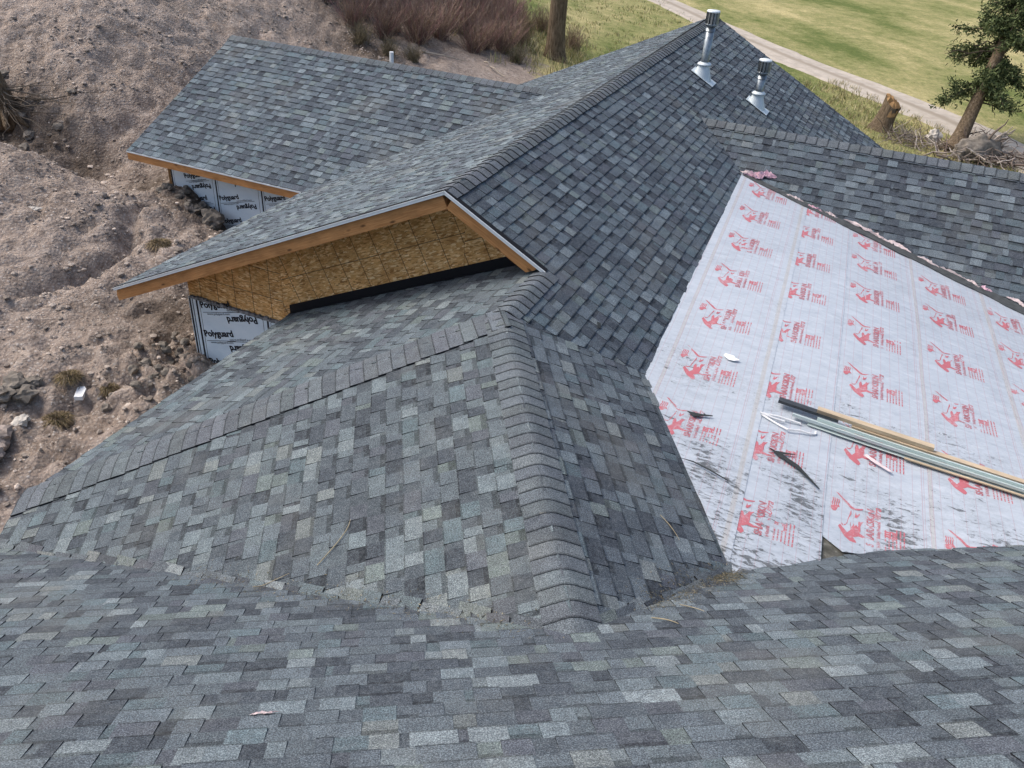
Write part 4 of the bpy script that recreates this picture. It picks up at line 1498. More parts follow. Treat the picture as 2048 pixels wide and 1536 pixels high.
def rock(name, x, y, r, mat, label, cat, group=None, squash=(1, 1, .7), seed=0, sink=0.25, lump=0.28, res=I3, mats=None):
    vv, ff = res
    z = ground_z(x, y)
    mb = MB()
    pts2 = []
    for q in vv:
        k = 1 + lump * 1.5 * fbm(q[0] * 1.6 + seed, q[1] * 1.6, q[2] * 1.6 + seed, 4) + 0.22 * fbm(q[0] * 4.5 + seed, q[1] * 4.5, q[2] * 4.5, 4)
        pts2.append(q * r * k * V(*squash))
    mb.add(pts2, ff)
    o = mb.build(name, [mat], smooth=False)
    o.location = (x, y, z + r * squash[2] * (1 - 2 * sink))
    o.rotation_euler = (0, 0, seed * 1.7)
    tag(o, label, cat, group)
    return o
rock('boulder', -3.60, 16.12, 0.22, 'grey_clod', 'big round brown clod lodged against the printed wing wall', 'clod', squash=(1, .9, .9), seed=1.3, sink=0.15)
rock('soil_clod', -3.95, 16.25, 0.13, 'grey_clod', 'rough soil clod beside the big round clod', 'clod', squash=(1.2, .9, .7), seed=2.2)
for k, (x, y, r) in enumerate([(-5.22, 10.30, .17), (-5.05, 10.12, .15), (-5.30, 10.05, .15), (-5.02, 10.35, .11), (-5.15, 9.25, .20), (-5.08, 8.92, .17), (-5.28, 9.05, .19)]):
    rock('soil_clod', x, y, r, 'grey_clod' if k < 4 else 'clod', 'heavy dark soil clod piled at the foot of the mound near the low eave', 'clod', 'heavy clods near the low eave', squash=(1.15, .9, .65), seed=3.1 + k, sink=.2)
for k in range(26):
    x, y = -3.35 + rg.normal(0, .32), 10.75 + rg.normal(0, .5)
    if x > -2.95:
        x = -2.95 - (x + 2.95)
    rock('soil_clod', x, y, rg.uniform(.03, .085), 'grey_clod', 'crumbly clod in the loose spoil beneath the overhanging rake', 'clod', 'crumbly clods under the rake', squash=(1.1, .9, .75), seed=20 + k * 1.3, res=I2)
for k in range(22):
    t_ = rg.random()
    x, y = -3.55 - t_ * 1.0 + rg.normal(0, .12), 16.0 + t_ * 0.9 + rg.normal(0, .15)
    rock('soil_clod', x, y, rg.uniform(.04, .10), 'grey_clod', 'damp clod in the gully by the printed wing wall', 'clod', 'damp clods in the gully', squash=(1.1, .9, .7), seed=60 + k * 1.3, res=I2)
for k in range(12):
    x, y = -8.3 + rg.normal(0, .5), 19.8 + rg.normal(0, .6)
    rock('rubble_block', x, y, rg.uniform(.06, .16), 'grey_clod', 'dark rubble block below the dead trunk on the bank', 'rubble', 'rubble below the dead trunk', squash=(1.4, .9, .6), seed=90 + k * 1.3, res=I2)
rock('flat_stone', -6.35, 14.9, 0.09, 'pale_rock', 'flat pale stone near the crack in the mound', 'stone', squash=(1.3, .9, .4), seed=5.5)
rock('flat_stone', -4.95, 9.62, 0.10, 'pale_rock', 'small rounded stone between the heavy clods', 'stone', squash=(1.2, .9, .5), seed=6.5)
rock('pale_rock', 19.3, 28.2, 0.27, 'pale_rock', 'whitish rock in dry grass beside the leaning tree', 'rock', squash=(1, .9, .9), seed=7.7, sink=.1)
# white litter on the soil
mb = MB()
zz = ground_z(-4.42, 10.25)
o0 = V(-4.46, 10.17, zz + .03)
prism(mb, [o0, o0 + V(.11, .0, .0), o0 + V(.125, .15, .03), o0 + V(.09, .21, .035), o0 + V(.0, .19, .03)], Z * .06)
tag(mb.build('plastic_jug', ['white_plastic']), 'white plastic jug lying on the bare soil', 'jug')

# ------------------------------------------------------------------ grass, twigs, bushes, trees
def blade_tuft(mb, x, y, z, n, h, spread, cols, rng, wdt=0.006):
    for _ in range(n):
        a, r = rng.uniform(0, 6.28), spread * math.sqrt(rng.random())
        b = V(x + r * math.cos(a), y + r * math.sin(a), z - .01)
        lean = V(rng.normal(0, .45), rng.normal(0, .45), 1) * h * rng.uniform(.5, 1.2)
        t_ = b + lean
        m_ = b + lean * .55 + V(0, 0, h * .12)
        sd2 = V(math.cos(a * 3), math.sin(a * 3), 0) * wdt
        c = cols[rng.integers(len(cols))]
        c = tuple(np.array(c) * rng.uniform(.75, 1.25))
        mb.add([b - sd2, b + sd2, m_ + sd2 * .7, m_ - sd2 * .7, t_], [(0, 1, 2, 3), (3, 2, 4)], c)
STRAW = [(0.42, 0.35, 0.19), (0.34, 0.28, 0.15), (0.50, 0.43, 0.27), (0.27, 0.24, 0.11)]
GREEN = [(0.13, 0.17, 0.045), (0.19, 0.22, 0.075), (0.30, 0.28, 0.12)]
rg = np.random.default_rng(31)
mb = MB()
for k in range(900):
    x, y = rg.uniform(13.5, 20.8), rg.uniform(23.5, 37)
    if x > 20.7 + (y - 30) * -0.12:
        continue
    blade_tuft(mb, x, y, ground_z(x, y), 9, .22, .22, STRAW * 2 + GREEN, rg, .010)
for k in range(260):
    x, y = rg.normal(6.0, 1.6), rg.normal(36.5, 2.2)
    blade_tuft(mb, x, y, ground_z(x, y), 10, .35, .25, STRAW * 2 + GREEN, rg, .012)
for k in range(500):
    x, y = rg.uniform(7, 17), rg.uniform(33, 56)
    blade_tuft(mb, x, y, ground_z(x, y), 7, .16, .3, STRAW + GREEN * 2, rg, .014)
o_ = mb.build('rough_grass', ['blades'])
tag(o_, 'rough dry grass beside the track and around the trunks', 'grass', kind='stuff')

def tussock(x, y, r, label, seed):
    rng = np.random.default_rng(seed)
    mb = MB()
    z = ground_z(x, y)
    for _ in range(420):
        a, rr_ = rng.uniform(0, 6.28), r * math.sqrt(rng.random())
        b = V(x + rr_ * math.cos(a), y + rr_ * math.sin(a), z + .05 * (1 - (rr_ / r) ** 2))
        out = V(math.cos(a), math.sin(a), 0) * (.06 + rr_ * .5) + V(rng.normal(0, .03), rng.normal(0, .03), 0)
        m_ = b + out * .5 + Z * .035
        t_ = b + out * 1.0 - Z * rng.uniform(0, .04)
        sd2 = V(-math.sin(a), math.cos(a), 0) * .005
        c = tuple(np.array(STRAW[rng.integers(4)]) * V(.85, .76, .78) * rng.uniform(.35, .8))
        mb.add([b - sd2, b + sd2, m_ + sd2, m_ - sd2, t_], [(0, 1, 2, 3), (3, 2, 4)], c)
    tag(mb.build('grass_tussock', ['blades']), label, 'grass tussock')
tussock(-4.58, 9.78, .12, 'dry grass tussock by the low eave, the darker of two', 1)
tussock(-4.58, 10.46, .11, 'dry grass tussock beside the white jug', 2)
tussock(-4.42, 9.68, .07, 'small thin grass tussock nearest the roof edge', 3)
tussock(-4.25, 14.6, .14, 'olive grass tussock on the mound by the main rake', 4)
tussock(-4.05, 10.35, .07, 'small straw tussock on soil right of the jug', 5)

def bush_mesh(seed, hgt, n, cols, spread):
    rng = np.random.default_rng(seed)
    mb = MB()
    for _ in range(n):
        a = rng.uniform(0, 6.28)
        b = V(rng.normal(0, .18), rng.normal(0, .18), -.05)
        d = V(math.cos(a) * spread * rng.random(), math.sin(a) * spread * rng.random(), 1)
        h = hgt * rng.uniform(.55, 1.05)
        q = [b]
        for k in range(4):
            d = nrm(d + V(rng.normal(0, .16), rng.normal(0, .16), .05))
            q.append(q[-1] + d * h / 4)
        c = tuple(np.array(cols[rng.integers(len(cols))]) * rng.uniform(.7, 1.3))
        tube(mb, q, [.013, .010, .008, .006, .003], 3, c, cap=False)
        for s_ in range(5):
            k = rng.integers(1, 5)
            st = q[k]
            dd = nrm(d + V(rng.normal(0, .7), rng.normal(0, .7), .2))
            l_ = h * rng.uniform(.12, .3)
            tube(mb, [st, st + dd * l_ * .5, st + nrm(dd + V(0, 0, .4)) * l_], [.006, .005, .002], 3, c, cap=False)
    return mb
PURPLE = [(0.24, 0.165, 0.14), (0.29, 0.21, 0.17), (0.18, 0.125, 0.105), (0.34, 0.26, 0.20), (0.27, 0.15, 0.135)]
RED = [(0.30, 0.17, 0.17), (0.27, 0.16, 0.155), (0.34, 0.23, 0.21)]
TAN = [(0.33, 0.25, 0.17), (0.27, 0.2, 0.13), (0.22, 0.15, 0.11)]
OLIVE = [(0.17, 0.145, 0.09), (0.21, 0.175, 0.11), (0.13, 0.11, 0.075)]
BUSH = {}
def bush(kind, x, y, s, rz, label, group):
    spec = {'purple': (41, 1.7, 150, PURPLE + TAN[1:], 1.35), 'red': (42, 1.9, 170, RED + PURPLE[:2], .8), 'tan': (43, 1.1, 120, TAN, .9), 'olive': (44, 1.1, 130, OLIVE, 1.2)}[kind]
    z = ground_z(x, y)
    o = empty('bare_bush', (x, y, z))
    o.rotation_euler = (0, 0, rz)
    o.scale = (s, s, s)
    if kind not in BUSH:
        st = bush_mesh(*spec).build('branches', ['twigs'])
        BUSH[kind] = st
        st.parent = o
    else:
        st = BUSH[kind].copy()
        COL.objects.link(st)
        st.parent = o
    tag(o, label, 'bush', group)
rg = np.random.default_rng(51)
_tp = []
while len(_tp) < 46:
    x, y = rg.uniform(-3.2, 4.6), rg.uniform(30.6, 42.0)
    if y < 31.4 + (x - 0.5) * 0.62 or (x < -1.5 and y < 32.2):
        continue
    if any((x - a_) ** 2 + (y - b_) ** 2 < .55 for a_, b_ in _tp):
        continue
    _tp.append((x, y))
for x, y in _tp:
    bush('purple', x, y, rg.uniform(.62, .95), rg.uniform(0, 6), 'bare purple-brown bush in the thicket behind the left wing', 'bare bushes of the thicket')
for x, y in [(3.3, 38.2), (4.2, 39.5), (3.0, 40.5), (4.6, 37.4), (2.2, 42)]:
    bush('red', x, y, rg.uniform(.8, 1.05), rg.uniform(0, 6), 'reddish bare bush at the meadow end of the thicket', 'reddish bushes of the thicket')
for x, y in [(5.3, 36.6), (5.6, 38.3), (4.9, 35.4), (6.5, 39.5), (5.5, 40.2), (7.6, 37.6)]:
    bush('tan', x, y, rg.uniform(.6, .95), rg.uniform(0, 6), 'straw-coloured bare bush growing near the big upright trunk', 'pale bushes by the upright trunk')
for x, y in [(-0.2, 29.6), (0.6, 29.9), (-1.1, 30.0), (4.6, 33.2)]:
    bush('olive', x, y, rg.uniform(.45, .65), rg.uniform(0, 6), 'low dark olive bush on the bank behind the white pipe', 'low dark bushes behind the pipe')

def limb(mb, a, b, r0, r1, rng, n=5, wob=.06, sides=6, col=(1, 1, 1)):
    q = []
    L = np.linalg.norm(b - a)
    for k in range(n + 1):
        t_ = k / n
        q.append(a + (b - a) * t_ + V(*rng.normal(0, wob * L * .3, 3)) * (0 < k < n))
    tube(mb, q, list(np.linspace(r0, r1, n + 1)), sides, col)
    return q

# upright trunk by the thicket
rg = np.random.default_rng(61)
tz = ground_z(6.45, 35.4)
tr = empty('pine_tree', (6.45, 35.4, tz))
mb = MB()
hs = [-.2, .1, .4, 1.2, 3, 6, 9, 12]
rd = [.62, .48, .40, .345, .33, .31, .26, .2]
tube(mb, [V(.012 * h * h * .05, 0, h) for h in hs], rd, 16)
me_o = mb.build('trunk', ['bark'], tr, smooth=True)
mb = MB()
for k in range(900):
    a, h = rg.uniform(0, 6.28), rg.uniform(7.5, 13)
    r = (13.4 - h) * .42 * math.sqrt(rg.random()) + .2
    c_ = V(r * math.cos(a), r * math.sin(a), h)
    for j in range(5):
        d = nrm(V(*rg.normal(0, 1, 3))) * .28
        s_ = nrm(np.cross(d, V(*rg.normal(0, 1, 3)))) * .035
        mb.add([c_ - s_, c_ + s_, c_ + d + s_ * .3, c_ + d - s_ * .3], [(0, 1, 2, 3)], tuple(np.array((.06, .09, .035)) * rg.uniform(.6, 1.4)))
mb.build('crown', ['blades'], tr)
tag(tr, 'tall upright tree trunk with rough brown bark beside the thicket', 'tree')

# leaning conifer at the track
rg = np.random.default_rng(71)
bx, by = 19.69, 27.40
bz = ground_z(bx, by)
ct = empty('leaning_conifer', (bx, by, bz))
top = V(22.0, 29.79, -4.354) - V(bx, by, bz)
axis = nrm(top)
def trunk_at(h):                       # h along the stem
    base_ = axis * h
    return base_ + V(-.35, -.25, 0) * max(0, (h / 6) ** 2) * .25
mb = MB()
hs = [-.25, 0, .25, .6, 1.2, 2.2, 3.4, 4.6, 5.8, 7.4, 9.0]
rd = [.55, .42, .33, .265, .235, .215, .20, .185, .165, .12, .05]
tube(mb, [trunk_at(h) for h in hs], rd, 14)
for k in range(6):
    a = k * 1.05 + .4
    limb(mb, V(0, 0, .15), V(math.cos(a) * .9, math.sin(a) * .9, -.22), .16, .04, rg, 4, .1, 7)
o_ = mb.build('trunk', ['bark'], ct, smooth=True)
lm, fo = MB(), MB()
GC = [(0.065, 0.085, 0.032), (0.095, 0.12, 0.046), (0.045, 0.062, 0.026), (0.14, 0.165, 0.07)]
def spray(mb, c_, d, ln, rng, n):
    for j in range(n):
        f = rng.random()
        o = c_ + d * ln * f + V(*rng.normal(0, .075, 3))
        dd = nrm(d * .5 + V(*rng.normal(0, .8, 3)) - Z * .15) * rng.uniform(.06, .15)
        s_ = nrm(np.cross(dd, V(*rng.normal(0, 1, 3)))) * rng.uniform(.014, .034)
        mb.add([o - s_, o + s_, o + dd + s_ * .5, o + dd - s_ * .5], [(0, 1, 2, 3)], tuple(np.array(GC[rng.integers(4)]) * rng.uniform(.7, 1.35)))
for k in range(105):
    h = rg.uniform(2.2, 8.6)
    a = rg.uniform(0, 6.28)
    L = (1.75 - abs(h - 4.4) * .15) * rg.uniform(.5, 1.15)
    s0_ = trunk_at(h)
    d = nrm(V(math.cos(a), math.sin(a), rg.uniform(-.35, .15)))
    e_ = s0_ + d * L - Z * .12 * L
    q = limb(lm, s0_, e_, .035, .010, rg, 4, .08, 5, (0.09, 0.07, 0.05))
    for j in range(14):
        f = rg.uniform(.22, 1.02)
        c_ = s0_ + (e_ - s0_) * f
        dd = nrm(d * .7 + V(*rg.normal(0, .75, 3)) - Z * .2)
        spray(fo, c_, dd, rg.uniform(.14, .36), rg, 20)
# two bare lower branches
for a, h, L in ((.2, 2.0, 1.9), (-.5, 1.9, 1.3), (2.9, 3.9, 1.7), (3.3, 4.3, 1.3)):
    s0_ = trunk_at(h)
    d = V(math.cos(a), math.sin(a), -.12)
    q = limb(lm, s0_, s0_ + d * L, .035, .012, rg, 5, .10, 5, (0.07, 0.055, 0.04))
    for j in range(4):
        b_ = q[2 + j % 3]
        limb(lm, b_, b_ + nrm(d + V(*rg.normal(0, .6, 3))) * .45, .012, .004, rg, 3, .1, 4, (0.07, 0.055, 0.04))
lm.build('limbs', ['twigs'], ct)
fo.build('crown', ['blades'], ct)
tag(ct, 'leaning conifer with dark needles and a bare lower trunk by the track', 'tree')

# dead trunk at the picture's left bank
dx, dy = -8.75, 20.35
dz = ground_z(dx, dy)
dt = empty('dead_tree', (dx, dy, dz))
mb = MB()
tube(mb, [V(0, 0, -.3), V(.02, 0, .1), V(0, 0, .5), V(-.12, .0, 1.1), V(-.22, .05, 2.2)], [.42, .30, .22, .19, .15], 12)
for k in range(5):
    a = -1.2 + k * .55
    limb(mb, V(0, 0, .15), V(math.cos(a) * .8, math.sin(a) * .8, -.2), .12, .03, rg, 4, .1, 6)
mb.build('trunk', ['bark'], dt, smooth=True)
mb = MB()
for k in range(40):
    a = rg.uniform(-1.4, .6)
    s0_ = V(.15 * math.cos(a), .15 * math.sin(a), rg.uniform(.0, .5))
    e_ = s0_ + V(math.cos(a), math.sin(a), rg.uniform(-.25, .25)) * rg.uniform(.5, 2.2)
    c = tuple(np.array((0.11, 0.09, 0.07)) * rg.uniform(.5, 1.7))
    limb(mb, s0_, e_, .015, .004, rg, 4, .08, 4, c)
mb.build('roots', ['twigs'], dt)
tag(dt, 'dark dead trunk with exposed roots on the bank edge', 'tree')

# stump
sx, sy = 18.1, 29.75
sz = ground_z(sx, sy)
st = empty('tree_stump', (sx, sy, sz))
st.scale = (.82, .82, .9)
mb = MB()
ax = nrm(V(.22, .05, 1))
ns = 18
rings = []
for h, r in ((-.3, .75), (0, .60), (.25, .46), (.6, .40), (.95, .39), (1.12, .38)):
    rings.append([ax * h + V(math.cos(t_), math.sin(t_), 0) * r * (1 + .12 * math.sin(3 * t_ + h * 2) + (.18 * max(0, .35 - h) * math.sin(5 * t_))) + (Z * .28 * math.cos(t_ - 2.2) if h > 1 else 0) for t_ in np.linspace(0, 6.2832, ns, endpoint=False)])
vs = [q for r in rings for q in r]
mb.add(vs, [(i * ns + k, i * ns + (k + 1) % ns, (i + 1) * ns + (k + 1) % ns, (i + 1) * ns + k) for i in range(len(rings) - 1) for k in range(ns)])
mb.build('trunk', ['bark'], st, smooth=True)
mb = MB()
cc = sum(rings[-1]) / ns
for k in range(ns):       # splintered cut face
    a_, b_ = rings[-1][k], rings[-1][(k + 1) % ns]
    md_ = (a_ + b_) / 2 * .6 + cc * .4 + Z * (.10 * math.sin(k * 2.3) + .05)
    mb.add([a_ + Z * .005, b_ + Z * .005, md_], [(0, 1, 2)], uvs=[(k * .1, 0), (k * .1 + .1, 0), (k * .1 + .05, .3)])
    md2 = (rings[-1][(k + 1) % ns] + rings[-1][(k + 2) % ns]) / 2 * .6 + cc * .4 + Z * (.10 * math.sin((k + 1) * 2.3) + .05)
    mb.add([md_, b_ + Z * .005, md2], [(0, 1, 2)], uvs=[(k * .1, .3), (k * .1 + .1, 0), (k * .1 + .1, .3)])
    mb.add([md_, md2, cc + Z * .06], [(0, 1, 2)], uvs=[(k * .1, .3), (k * .1 + .1, .3), (k * .1, .6)])
# torn strip of bare orange wood down one flank
fl_ = [rings[i][k] + nrm(rings[i][k] - ax * .5) * .012 for i in (5, 3) for k in (12, 13, 14, 15)]
mb.add([fl_[0], fl_[1], fl_[2], fl_[3], fl_[7], fl_[6], fl_[5], fl_[4]], [(0, 1, 6, 7), (1, 2, 5, 6), (2, 3, 4, 5)], uvs=[(0, 0), (.1, 0), (.2, 0), (.3, 0), (.3, .6), (.2, .6), (.1, .6), (0, .6)])
mb.build('cut_face', ['cut_stump'], st)
tag(st, 'big splintered stump with orange cut wood behind the right wing', 'stump')

# brush heaps and root plate
GREYW = [(0.30, 0.25, 0.21), (0.20, 0.16, 0.13), (0.42, 0.36, 0.31), (0.12, 0.09, 0.075)]
def brush(x, y, sxy, hgt, n, label, seed, fan=0.0, rmax=.03, lmax=1.3):
    rng = np.random.default_rng(seed)
    z = ground_z(x, y)
    o = empty('brush_heap', (x, y, z))
    mb = MB()
    for k in range(n):
        a = rng.uniform(0, 6.28)
        c_ = V(rng.normal(0, sxy[0]), rng.normal(0, sxy[1]), abs(rng.normal(0, hgt)) + .02)
        d = nrm(V(math.cos(a), math.sin(a), rng.normal(.15, .4) + fan))
        L = rng.uniform(.3, lmax)
        col = tuple(np.array(GREYW[rng.integers(4)]) * rng.uniform(.7, 1.3))
        r = rng.uniform(.006, rmax)
        limb(mb, c_ - d * L * .5, c_ + d * L * .5, r, r * .35, rng, 4, .12, 4, col)
    mb.build('branches', ['twigs'], o)
    tag(o, label, 'brush heap')
    return o
brush(20.55, 27.25, (.38, .30), .30, 150, 'bristling pale root wad heaped right of the leaning tree', 81, .6, .03, .9)
brush(20.35, 25.95, (.75, .35), .22, 170, 'long low heap of grey branches beside the track edge', 82, 0, .045, 1.5)
brush(18.2, 28.3, (.45, .35), .18, 90, 'heap of dry sticks at the foot of the orange stump', 83, .5, .025, 1.2)
brush(18.9, 27.5, (.6, .3), .12, 110, 'flat litter of sticks between stump and leaning tree', 84, 0, .02, 1.0)
rp = empty('root_plate', (19.85, 26.35, ground_z(19.85, 26.35)))
mb = MB()
vv, ff = I4
mb.add([q * (1 + .25 * fbm(q[0] * 2, q[1] * 2, q[2] * 2, 4)) * V(.85, .45, .55) + Z * .3 for q in vv], ff)
mb.build('soil_ball', ['grey_clod'], rp, smooth=True)
mb = MB()
for k in range(16):
    a = rg.uniform(0, 6.28)
    d = V(math.cos(a), -.35, math.sin(a) * .8 + .25)
    limb(mb, V(0, 0, .3) + d * .3, V(0, 0, .3) + d * rg.uniform(.8, 1.35), .06, .012, rg, 5, .14, 6, tuple(np.array(GREYW[rg.integers(3)])))
mb.build('roots', ['twigs'], rp)
tag(rp, 'overturned root plate with soil ball in front of the leaning tree', 'roots')
for k, (x0_, y0_, x1_, y1_, lb) in enumerate([(.9, 30.6, 2.5, 31.0, 'pale fallen branch lying below the thicket'), (3.2, 31.6, 3.9, 30.4, 'thin forked fallen branch on the bank below the thicket')]):
    mb = MB()
    a_, b_ = V(x0_, y0_, ground_z(x0_, y0_) + .08), V(x1_, y1_, ground_z(x1_, y1_) + .10)
    q = limb(mb, a_, b_, .035, .012, rg, 6, .08, 5, (0.40, 0.34, 0.27))
    limb(mb, q[3], q[3] + V(.3, .35, .15), .018, .006, rg, 3, .1, 4, (0.40, 0.34, 0.27))
    tag(mb.build('fallen_branch', ['twigs']), lb, 'branch')

# ------------------------------------------------------------------ things lying on the roofs
def on_m(x, y, lift=0.0):
    return V(x, y, zM(x, y) + 0.022 + lift)
def flat_thing(name, pts, th, mat, label, cat, zf=None, lift=0.0, group=None, curl=0.0):
    mb = MB()
    P_ = [(on_m(x, y, lift) if zf is None else V(x, y, zf(x, y) + lift)) for x, y in pts]
    P_ = [q + Z * curl * math.sin(i * 1.9) for i, q in enumerate(P_)]
    prism(mb, P_, Z * th)
    o = mb.build(name, [mat])
    tag(o, label, cat, group)
    return o
# bundle of drip edge lengths, a dark flashing and a batten
bd = nrm(V(5.573 - 3.736, 5.104 - 6.221, 0))
bn = V(-bd[1], bd[0], 0)
def long_bar(name, start, L, prof, mat, label, cat, group=None, sag=0.0, z0=0.0, uv=False):
    """profile (across, up) extruded along the bundle direction"""
    mb = MB()
    m_ = 14
    k_ = len(prof)
    vs, us = [], []
    for i in range(m_ + 1):
        t_ = i / m_
        c_ = V(start[0], start[1], 0) + bd * L * t_
        zb = zM(c_[0], c_[1]) + 0.026 + z0 + sag * math.sin(t_ * 3.14)
        for a, h in prof:
            vs.append(V(*(c_ + bn * a)[:2], zb + h))
            us.append((L * t_, a + h))
    fs = [(i * k_ + j, i * k_ + (j + 1) % k_, (i + 1) * k_ + (j + 1) % k_, (i + 1) * k_ + j) for i in range(m_) for j in range(k_)]
    fs += [tuple(range(k_))[::-1], tuple(m_ * k_ + j for j in range(k_))]
    mb.add(vs, fs, uvs=us)
    o = mb.build(name, [mat])
    tag(o, label, cat, group)
    return o
Lp = [(0, 0), (.062, 0), (.062, .003), (.012, .003), (.012, .012), (.003, .030), (0, .030)]
long_bar('metal_trim', (3.735, 6.185), 3.4, Lp, 'drip_metal', 'pale green metal trim length, outermost of the bundle', 'metal trim', z0=.030)
long_bar('metal_trim', (3.965, 6.120), 3.2, Lp, 'drip_metal', 'pale green metal trim length next to the wooden batten', 'metal trim', z0=.034)
long_bar('metal_trim', (3.86, 6.085), 3.2, [(0, 0), (.05, 0), (.05, .004), (0, .004)], 'drip_metal', 'flat metal trim length lying lowest under the bundle', 'metal trim', z0=.004)
long_bar('wood_batten', (4.00, 6.215), 1.08, [(0, 0), (.066, 0), (.066, .038), (0, .038)], 'pale_wood', 'short pale wooden batten with a broken dark end', 'batten', z0=.052)
long_bar('wood_batten', (4.28, 6.02), 2.9, [(0, 0), (.060, 0), (.060, .036), (0, .036)], 'pale_wood', 'long pale wooden batten under the metal trim', 'batten', z0=.010)
long_bar('wood_batten', (4.60, 5.575), 2.2, [(.03, 0), (.055, 0), (.055, .012), (.03, .012)], 'pale_wood', 'thin wooden strip under the outer metal trim', 'batten', z0=.006)
long_bar('dark_flashing', (3.67, 6.385), .58, [(0, 0), (.10, .004), (.10, .007), (0, .004), (-.003, .03), (-.006, .03), (-.006, 0)], 'dark_metal', 'dark grey bent flashing offcut at the end of the bundle', 'flashing', z0=.04)
# looped white cord
lp_ = [(3.80, 6.10), (3.60, 6.19), (3.44, 6.250), (3.47, 6.215), (3.56, 6.09), (3.62, 6.0), (3.74, 5.985), (3.84, 5.955), (3.89, 5.955), (3.905, 5.985)]
mb = MB()
tube(mb, [on_m(x, y, .012 + .01 * math.sin(i * 1.4)) for i, (x, y) in enumerate(lp_)], .010, 6)
tube(mb, [on_m(3.44, 6.25, .02), on_m(3.55, 6.17, .016), on_m(3.64, 6.12, .016)], .009, 6)
tag(mb.build('plastic_strap', ['white_plastic']), 'white plastic strap looped beside the metal trim bundle', 'strap')
flat_thing('flashing_scrap', [(2.69, 6.235), (2.735, 6.155), (2.78, 6.150), (2.82, 6.165), (2.93, 6.170), (2.935, 6.182), (2.87, 6.19), (2.855, 6.215), (2.845, 6.19)], .004, 'dark_scrap', 'small dark shingle scrap on the underlayment near the low slope', 'scrap', lift=.006)
flat_thing('flashing_scrap', [(3.33, 5.735), (3.38, 5.69), (3.55, 5.655), (3.56, 5.648), (3.43, 5.645), (3.53, 5.50), (3.605, 5.205), (3.595, 5.20), (3.49, 5.47), (3.37, 5.64)], .004, 'dark_scrap', 'forked dark strip of torn membrane below the white strap', 'scrap', lift=.006)
flat_thing('flashing_scrap', [(2.40, 5.49), (2.50, 5.44), (2.62, 5.335), (2.74, 5.215), (2.75, 5.22), (2.63, 5.35), (2.51, 5.452)], .004, 'dark_scrap', 'thin dark strip lying across the underlayment edge', 'scrap', lift=.010)
flat_thing('paper_scrap', [(3.40, 7.24), (3.43, 7.27), (3.52, 7.235), (3.515, 7.20), (3.545, 7.14), (3.48, 7.135), (3.43, 7.165)], .002, 'paper', 'white paper scrap on the underlayment', 'paper', lift=.012, curl=.006)
flat_thing('film_scrap', [(4.24, 5.66), (4.27, 5.665), (4.40, 5.46), (4.41, 5.42), (4.375, 5.43), (4.29, 5.56)], .003, 'pale_pink_film', 'narrow whitish film scrap below the metal bundle', 'film', lift=.010, curl=.004)
# crumpled release film along the foot of the right wing
def crumple(x, y, zf, ln, wd, dirv, seed, mat, label, group=None, n=30, hgt=.05, name='release_film'):
    """a torn ribbon of thin film: ragged outline, a few soft folds standing up from the roof"""
    rng = np.random.default_rng(seed)
    mb = MB()
    d = nrm(V(dirv[0], dirv[1], 0))
    c = V(-d[1], d[0], 0)
    m_ = 9
    rows = []
    f1, f2, ph = rng.uniform(2.0, 4.5), rng.uniform(1.5, 4), rng.uniform(0, 6.28)
    for i in range(n + 1):
        t_ = i / n
        env = math.sin(3.14159 * min(.985, max(.015, t_))) ** .5
        wl = wd * (.25 + .8 * abs(fbm(t_ * 3.3, seed * 3.1, 1, 3))) * env
        wr_ = wd * (.25 + .8 * abs(fbm(t_ * 3.3, seed * 3.1, 8, 3))) * env
        off = .7 * wd * fbm(t_ * 1.8, seed, 5, 2)
        row = []
        for k in range(m_):
            s_ = k / (m_ - 1) * 2 - 1
            q = V(x, y, 0) + d * ((t_ - .5) * ln + .12 * ln * fbm(t_ * 5, s_ * 2, seed, 2)) + c * (s_ * (wl if s_ < 0 else wr_) + off)
            fold = math.sin(f1 * 6.28 * t_ * (1 + .3 * s_) + ph + s_ * f2)
            h = hgt * env * max(0, .25 + .55 * fold * fbm(t_ * 2 + seed, s_, 2, 2) * 2 + .4 * fbm(t_ * 6, s_ * 3, seed, 2))
            row.append(V(q[0], q[1], zf(q[0], q[1]) + .022 + h))
        rows.append(row)
    vs = [q for r in rows for q in r]
    vs2 = [q - Z * .002 for q in vs]
    N_ = len(vs)
    fs = [(i * m_ + k, i * m_ + k + 1, (i + 1) * m_ + k + 1, (i + 1) * m_ + k) for i in range(n) for k in range(m_ - 1)]
    mb.add(vs + vs2, fs + [tuple(N_ + j for j in f[::-1]) for f in fs])
    tag(mb.build(name, [mat]), label, 'film', group)
zmx = lambda x, y: max(zM(x, y), zK(x, y))
crumple(5.72, 12.37, zmx, .50, .11, (1, -.35), 1, 'pink_film', 'largest crumple of pink release film at the roof crotch', hgt=.10, n=34)
crumple(5.60, 12.46, zmx, .34, .05, (1, -.8), 11, 'pale_pink_film', 'thin pale film curl beside the largest pink crumple', hgt=.07)
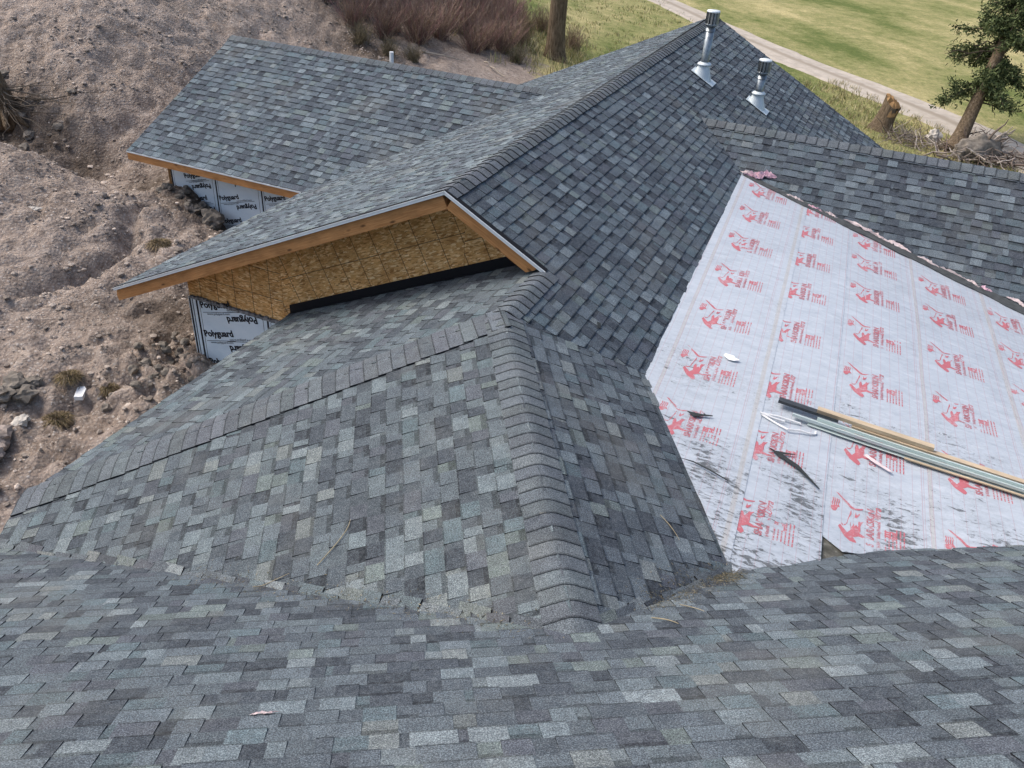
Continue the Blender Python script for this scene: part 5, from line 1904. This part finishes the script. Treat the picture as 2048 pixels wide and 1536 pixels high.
FILM = [(6.13, 11.83, .34, .045, 'pale_pink_film', 'frayed pale film end next to the largest pink crumple'),
        (6.36, 11.57, .26, .05, 'pink_film', 'short pink film scrap with red print beside the torn lap'),
        (6.55, 11.40, .26, .04, 'pale_pink_film', 'small pale film tongue on the felt lap'),
        (6.95, 11.02, .66, .035, 'pale_pink_film', 'long rolled pink-white film strip on the felt lap'),
        (7.28, 10.66, .46, .055, 'pale_pink_film', 'pointed white film flap below the long rolled strip'),
        (7.60, 10.27, .40, .05, 'pale_pink_film', 'second pointed film flap along the felt lap'),
        (7.85, 10.02, .40, .02, 'pale_pink_film', 'thread-thin film shred on the felt lap'),
        (8.05, 9.78, .24, .045, 'pale_pink_film', 'small knotted film bit by the round pink wad'),
        (8.16, 9.66, .20, .085, 'pink_film', 'round pink film wad on the felt lap'),
        (8.50, 9.36, .34, .045, 'pale_pink_film', 'last pale film strip toward the outer end of the lap')]
for k, (x, y, ln, wd, mt, lb) in enumerate(FILM):
    crumple(x, y, zmx, ln, wd, (K2 - P1), 20 + k, mt, lb, 'release film along the wing foot', hgt=.045)
crumple(-0.62, 2.40, zF, .12, .022, (1, .1), 50, 'pale_pink_film', 'pale pink film scrap lying on the near shingle slope', hgt=.012)
flat_thing('shingle_scrap', [(2.02, 7.38), (2.06, 7.385), (2.05, 7.30), (2.01, 7.295)], .004, 'dark_scrap', 'small dark shingle scrap in the shingles below the main ridge', 'scrap', zf=zGR, lift=.014)

# twigs and needles caught in the valleys
rg = np.random.default_rng(91)
def twig(x0, y0, x1, y1, zf, r, label, bend=.03, col='pale_wood'):
    mb = MB()
    q = []
    for k in range(6):
        t_ = k / 5
        x, y = x0 + (x1 - x0) * t_ + bend * math.sin(3.14 * t_), y0 + (y1 - y0) * t_ + bend * .6 * math.sin(3.14 * t_)
        q.append(V(x, y, zf(x, y) + .018 + r))
    tube(mb, q, [r, r, r, r * .9, r * .8, r * .5], 5, (0.34, 0.29, 0.19))
    tag(mb.build('twig', ['twigs']), label, 'twig')
zv = lambda x, y: max(zF(x, y), zWL(x, y) if x < A[0] else zWR(x, y))
twig(-.60, 4.35, -.38, 4.72, zv, .004, 'bent pale twig on the left low slope', .06)
twig(-1.05, 4.30, -.80, 4.36, zv, .003, 'straight thin twig in the left valley', .01)
twig(1.48, 3.30, 1.60, 3.18, zv, .004, 'pale twig at the foot of the low ridge', .02)
twig(1.74, 3.50, 1.84, 3.36, zv, .003, 'short twig in the right valley', .01)
twig(1.93, 4.55, 2.02, 4.32, zv, .003, 'long straw stem on the right low slope', .015)
mb = MB()
def litter(ax_, ay_, bx_, by_, n, wdt):
    for k in range(n):
        t_ = rg.random()
        x = ax_ + (bx_ - ax_) * t_ + rg.normal(0, wdt)
        y = ay_ + (by_ - ay_) * t_ + rg.normal(0, wdt)
        a = rg.uniform(0, 6.28)
        L = rg.uniform(.004, .024)
        d = V(math.cos(a) * L, math.sin(a) * L, 0)
        s_ = V(-math.sin(a), math.cos(a), 0) * rg.uniform(.001, .0035)
        c = tuple(np.array([(0.08, 0.07, 0.042), (0.14, 0.12, 0.075), (0.05, 0.05, 0.033), (0.22, 0.19, 0.125)][rg.integers(4)]) * rg.uniform(.7, 1.3))
        q = [V(x, y, 0) - s_, V(x, y, 0) + s_, V(x, y, 0) + d + s_ * .5, V(x, y, 0) + d - s_ * .5]
        q = [V(v_[0], v_[1], zv(v_[0], v_[1]) + .0165 + rg.uniform(0, .003)) for v_ in q]
        mb.add(q, [(0, 1, 2, 3)], c)
litter(-1.6, 4.66, .75, 3.22, 900, .085)
litter(1.55, 3.52, 2.40, 4.10, 1000, .085)
litter(2.2, 3.95, 2.42, 4.12, 700, .06)
tag(mb.build('needle_litter', ['blades']), 'dead needles and grit caught in the roof valleys', 'litter', kind='stuff')
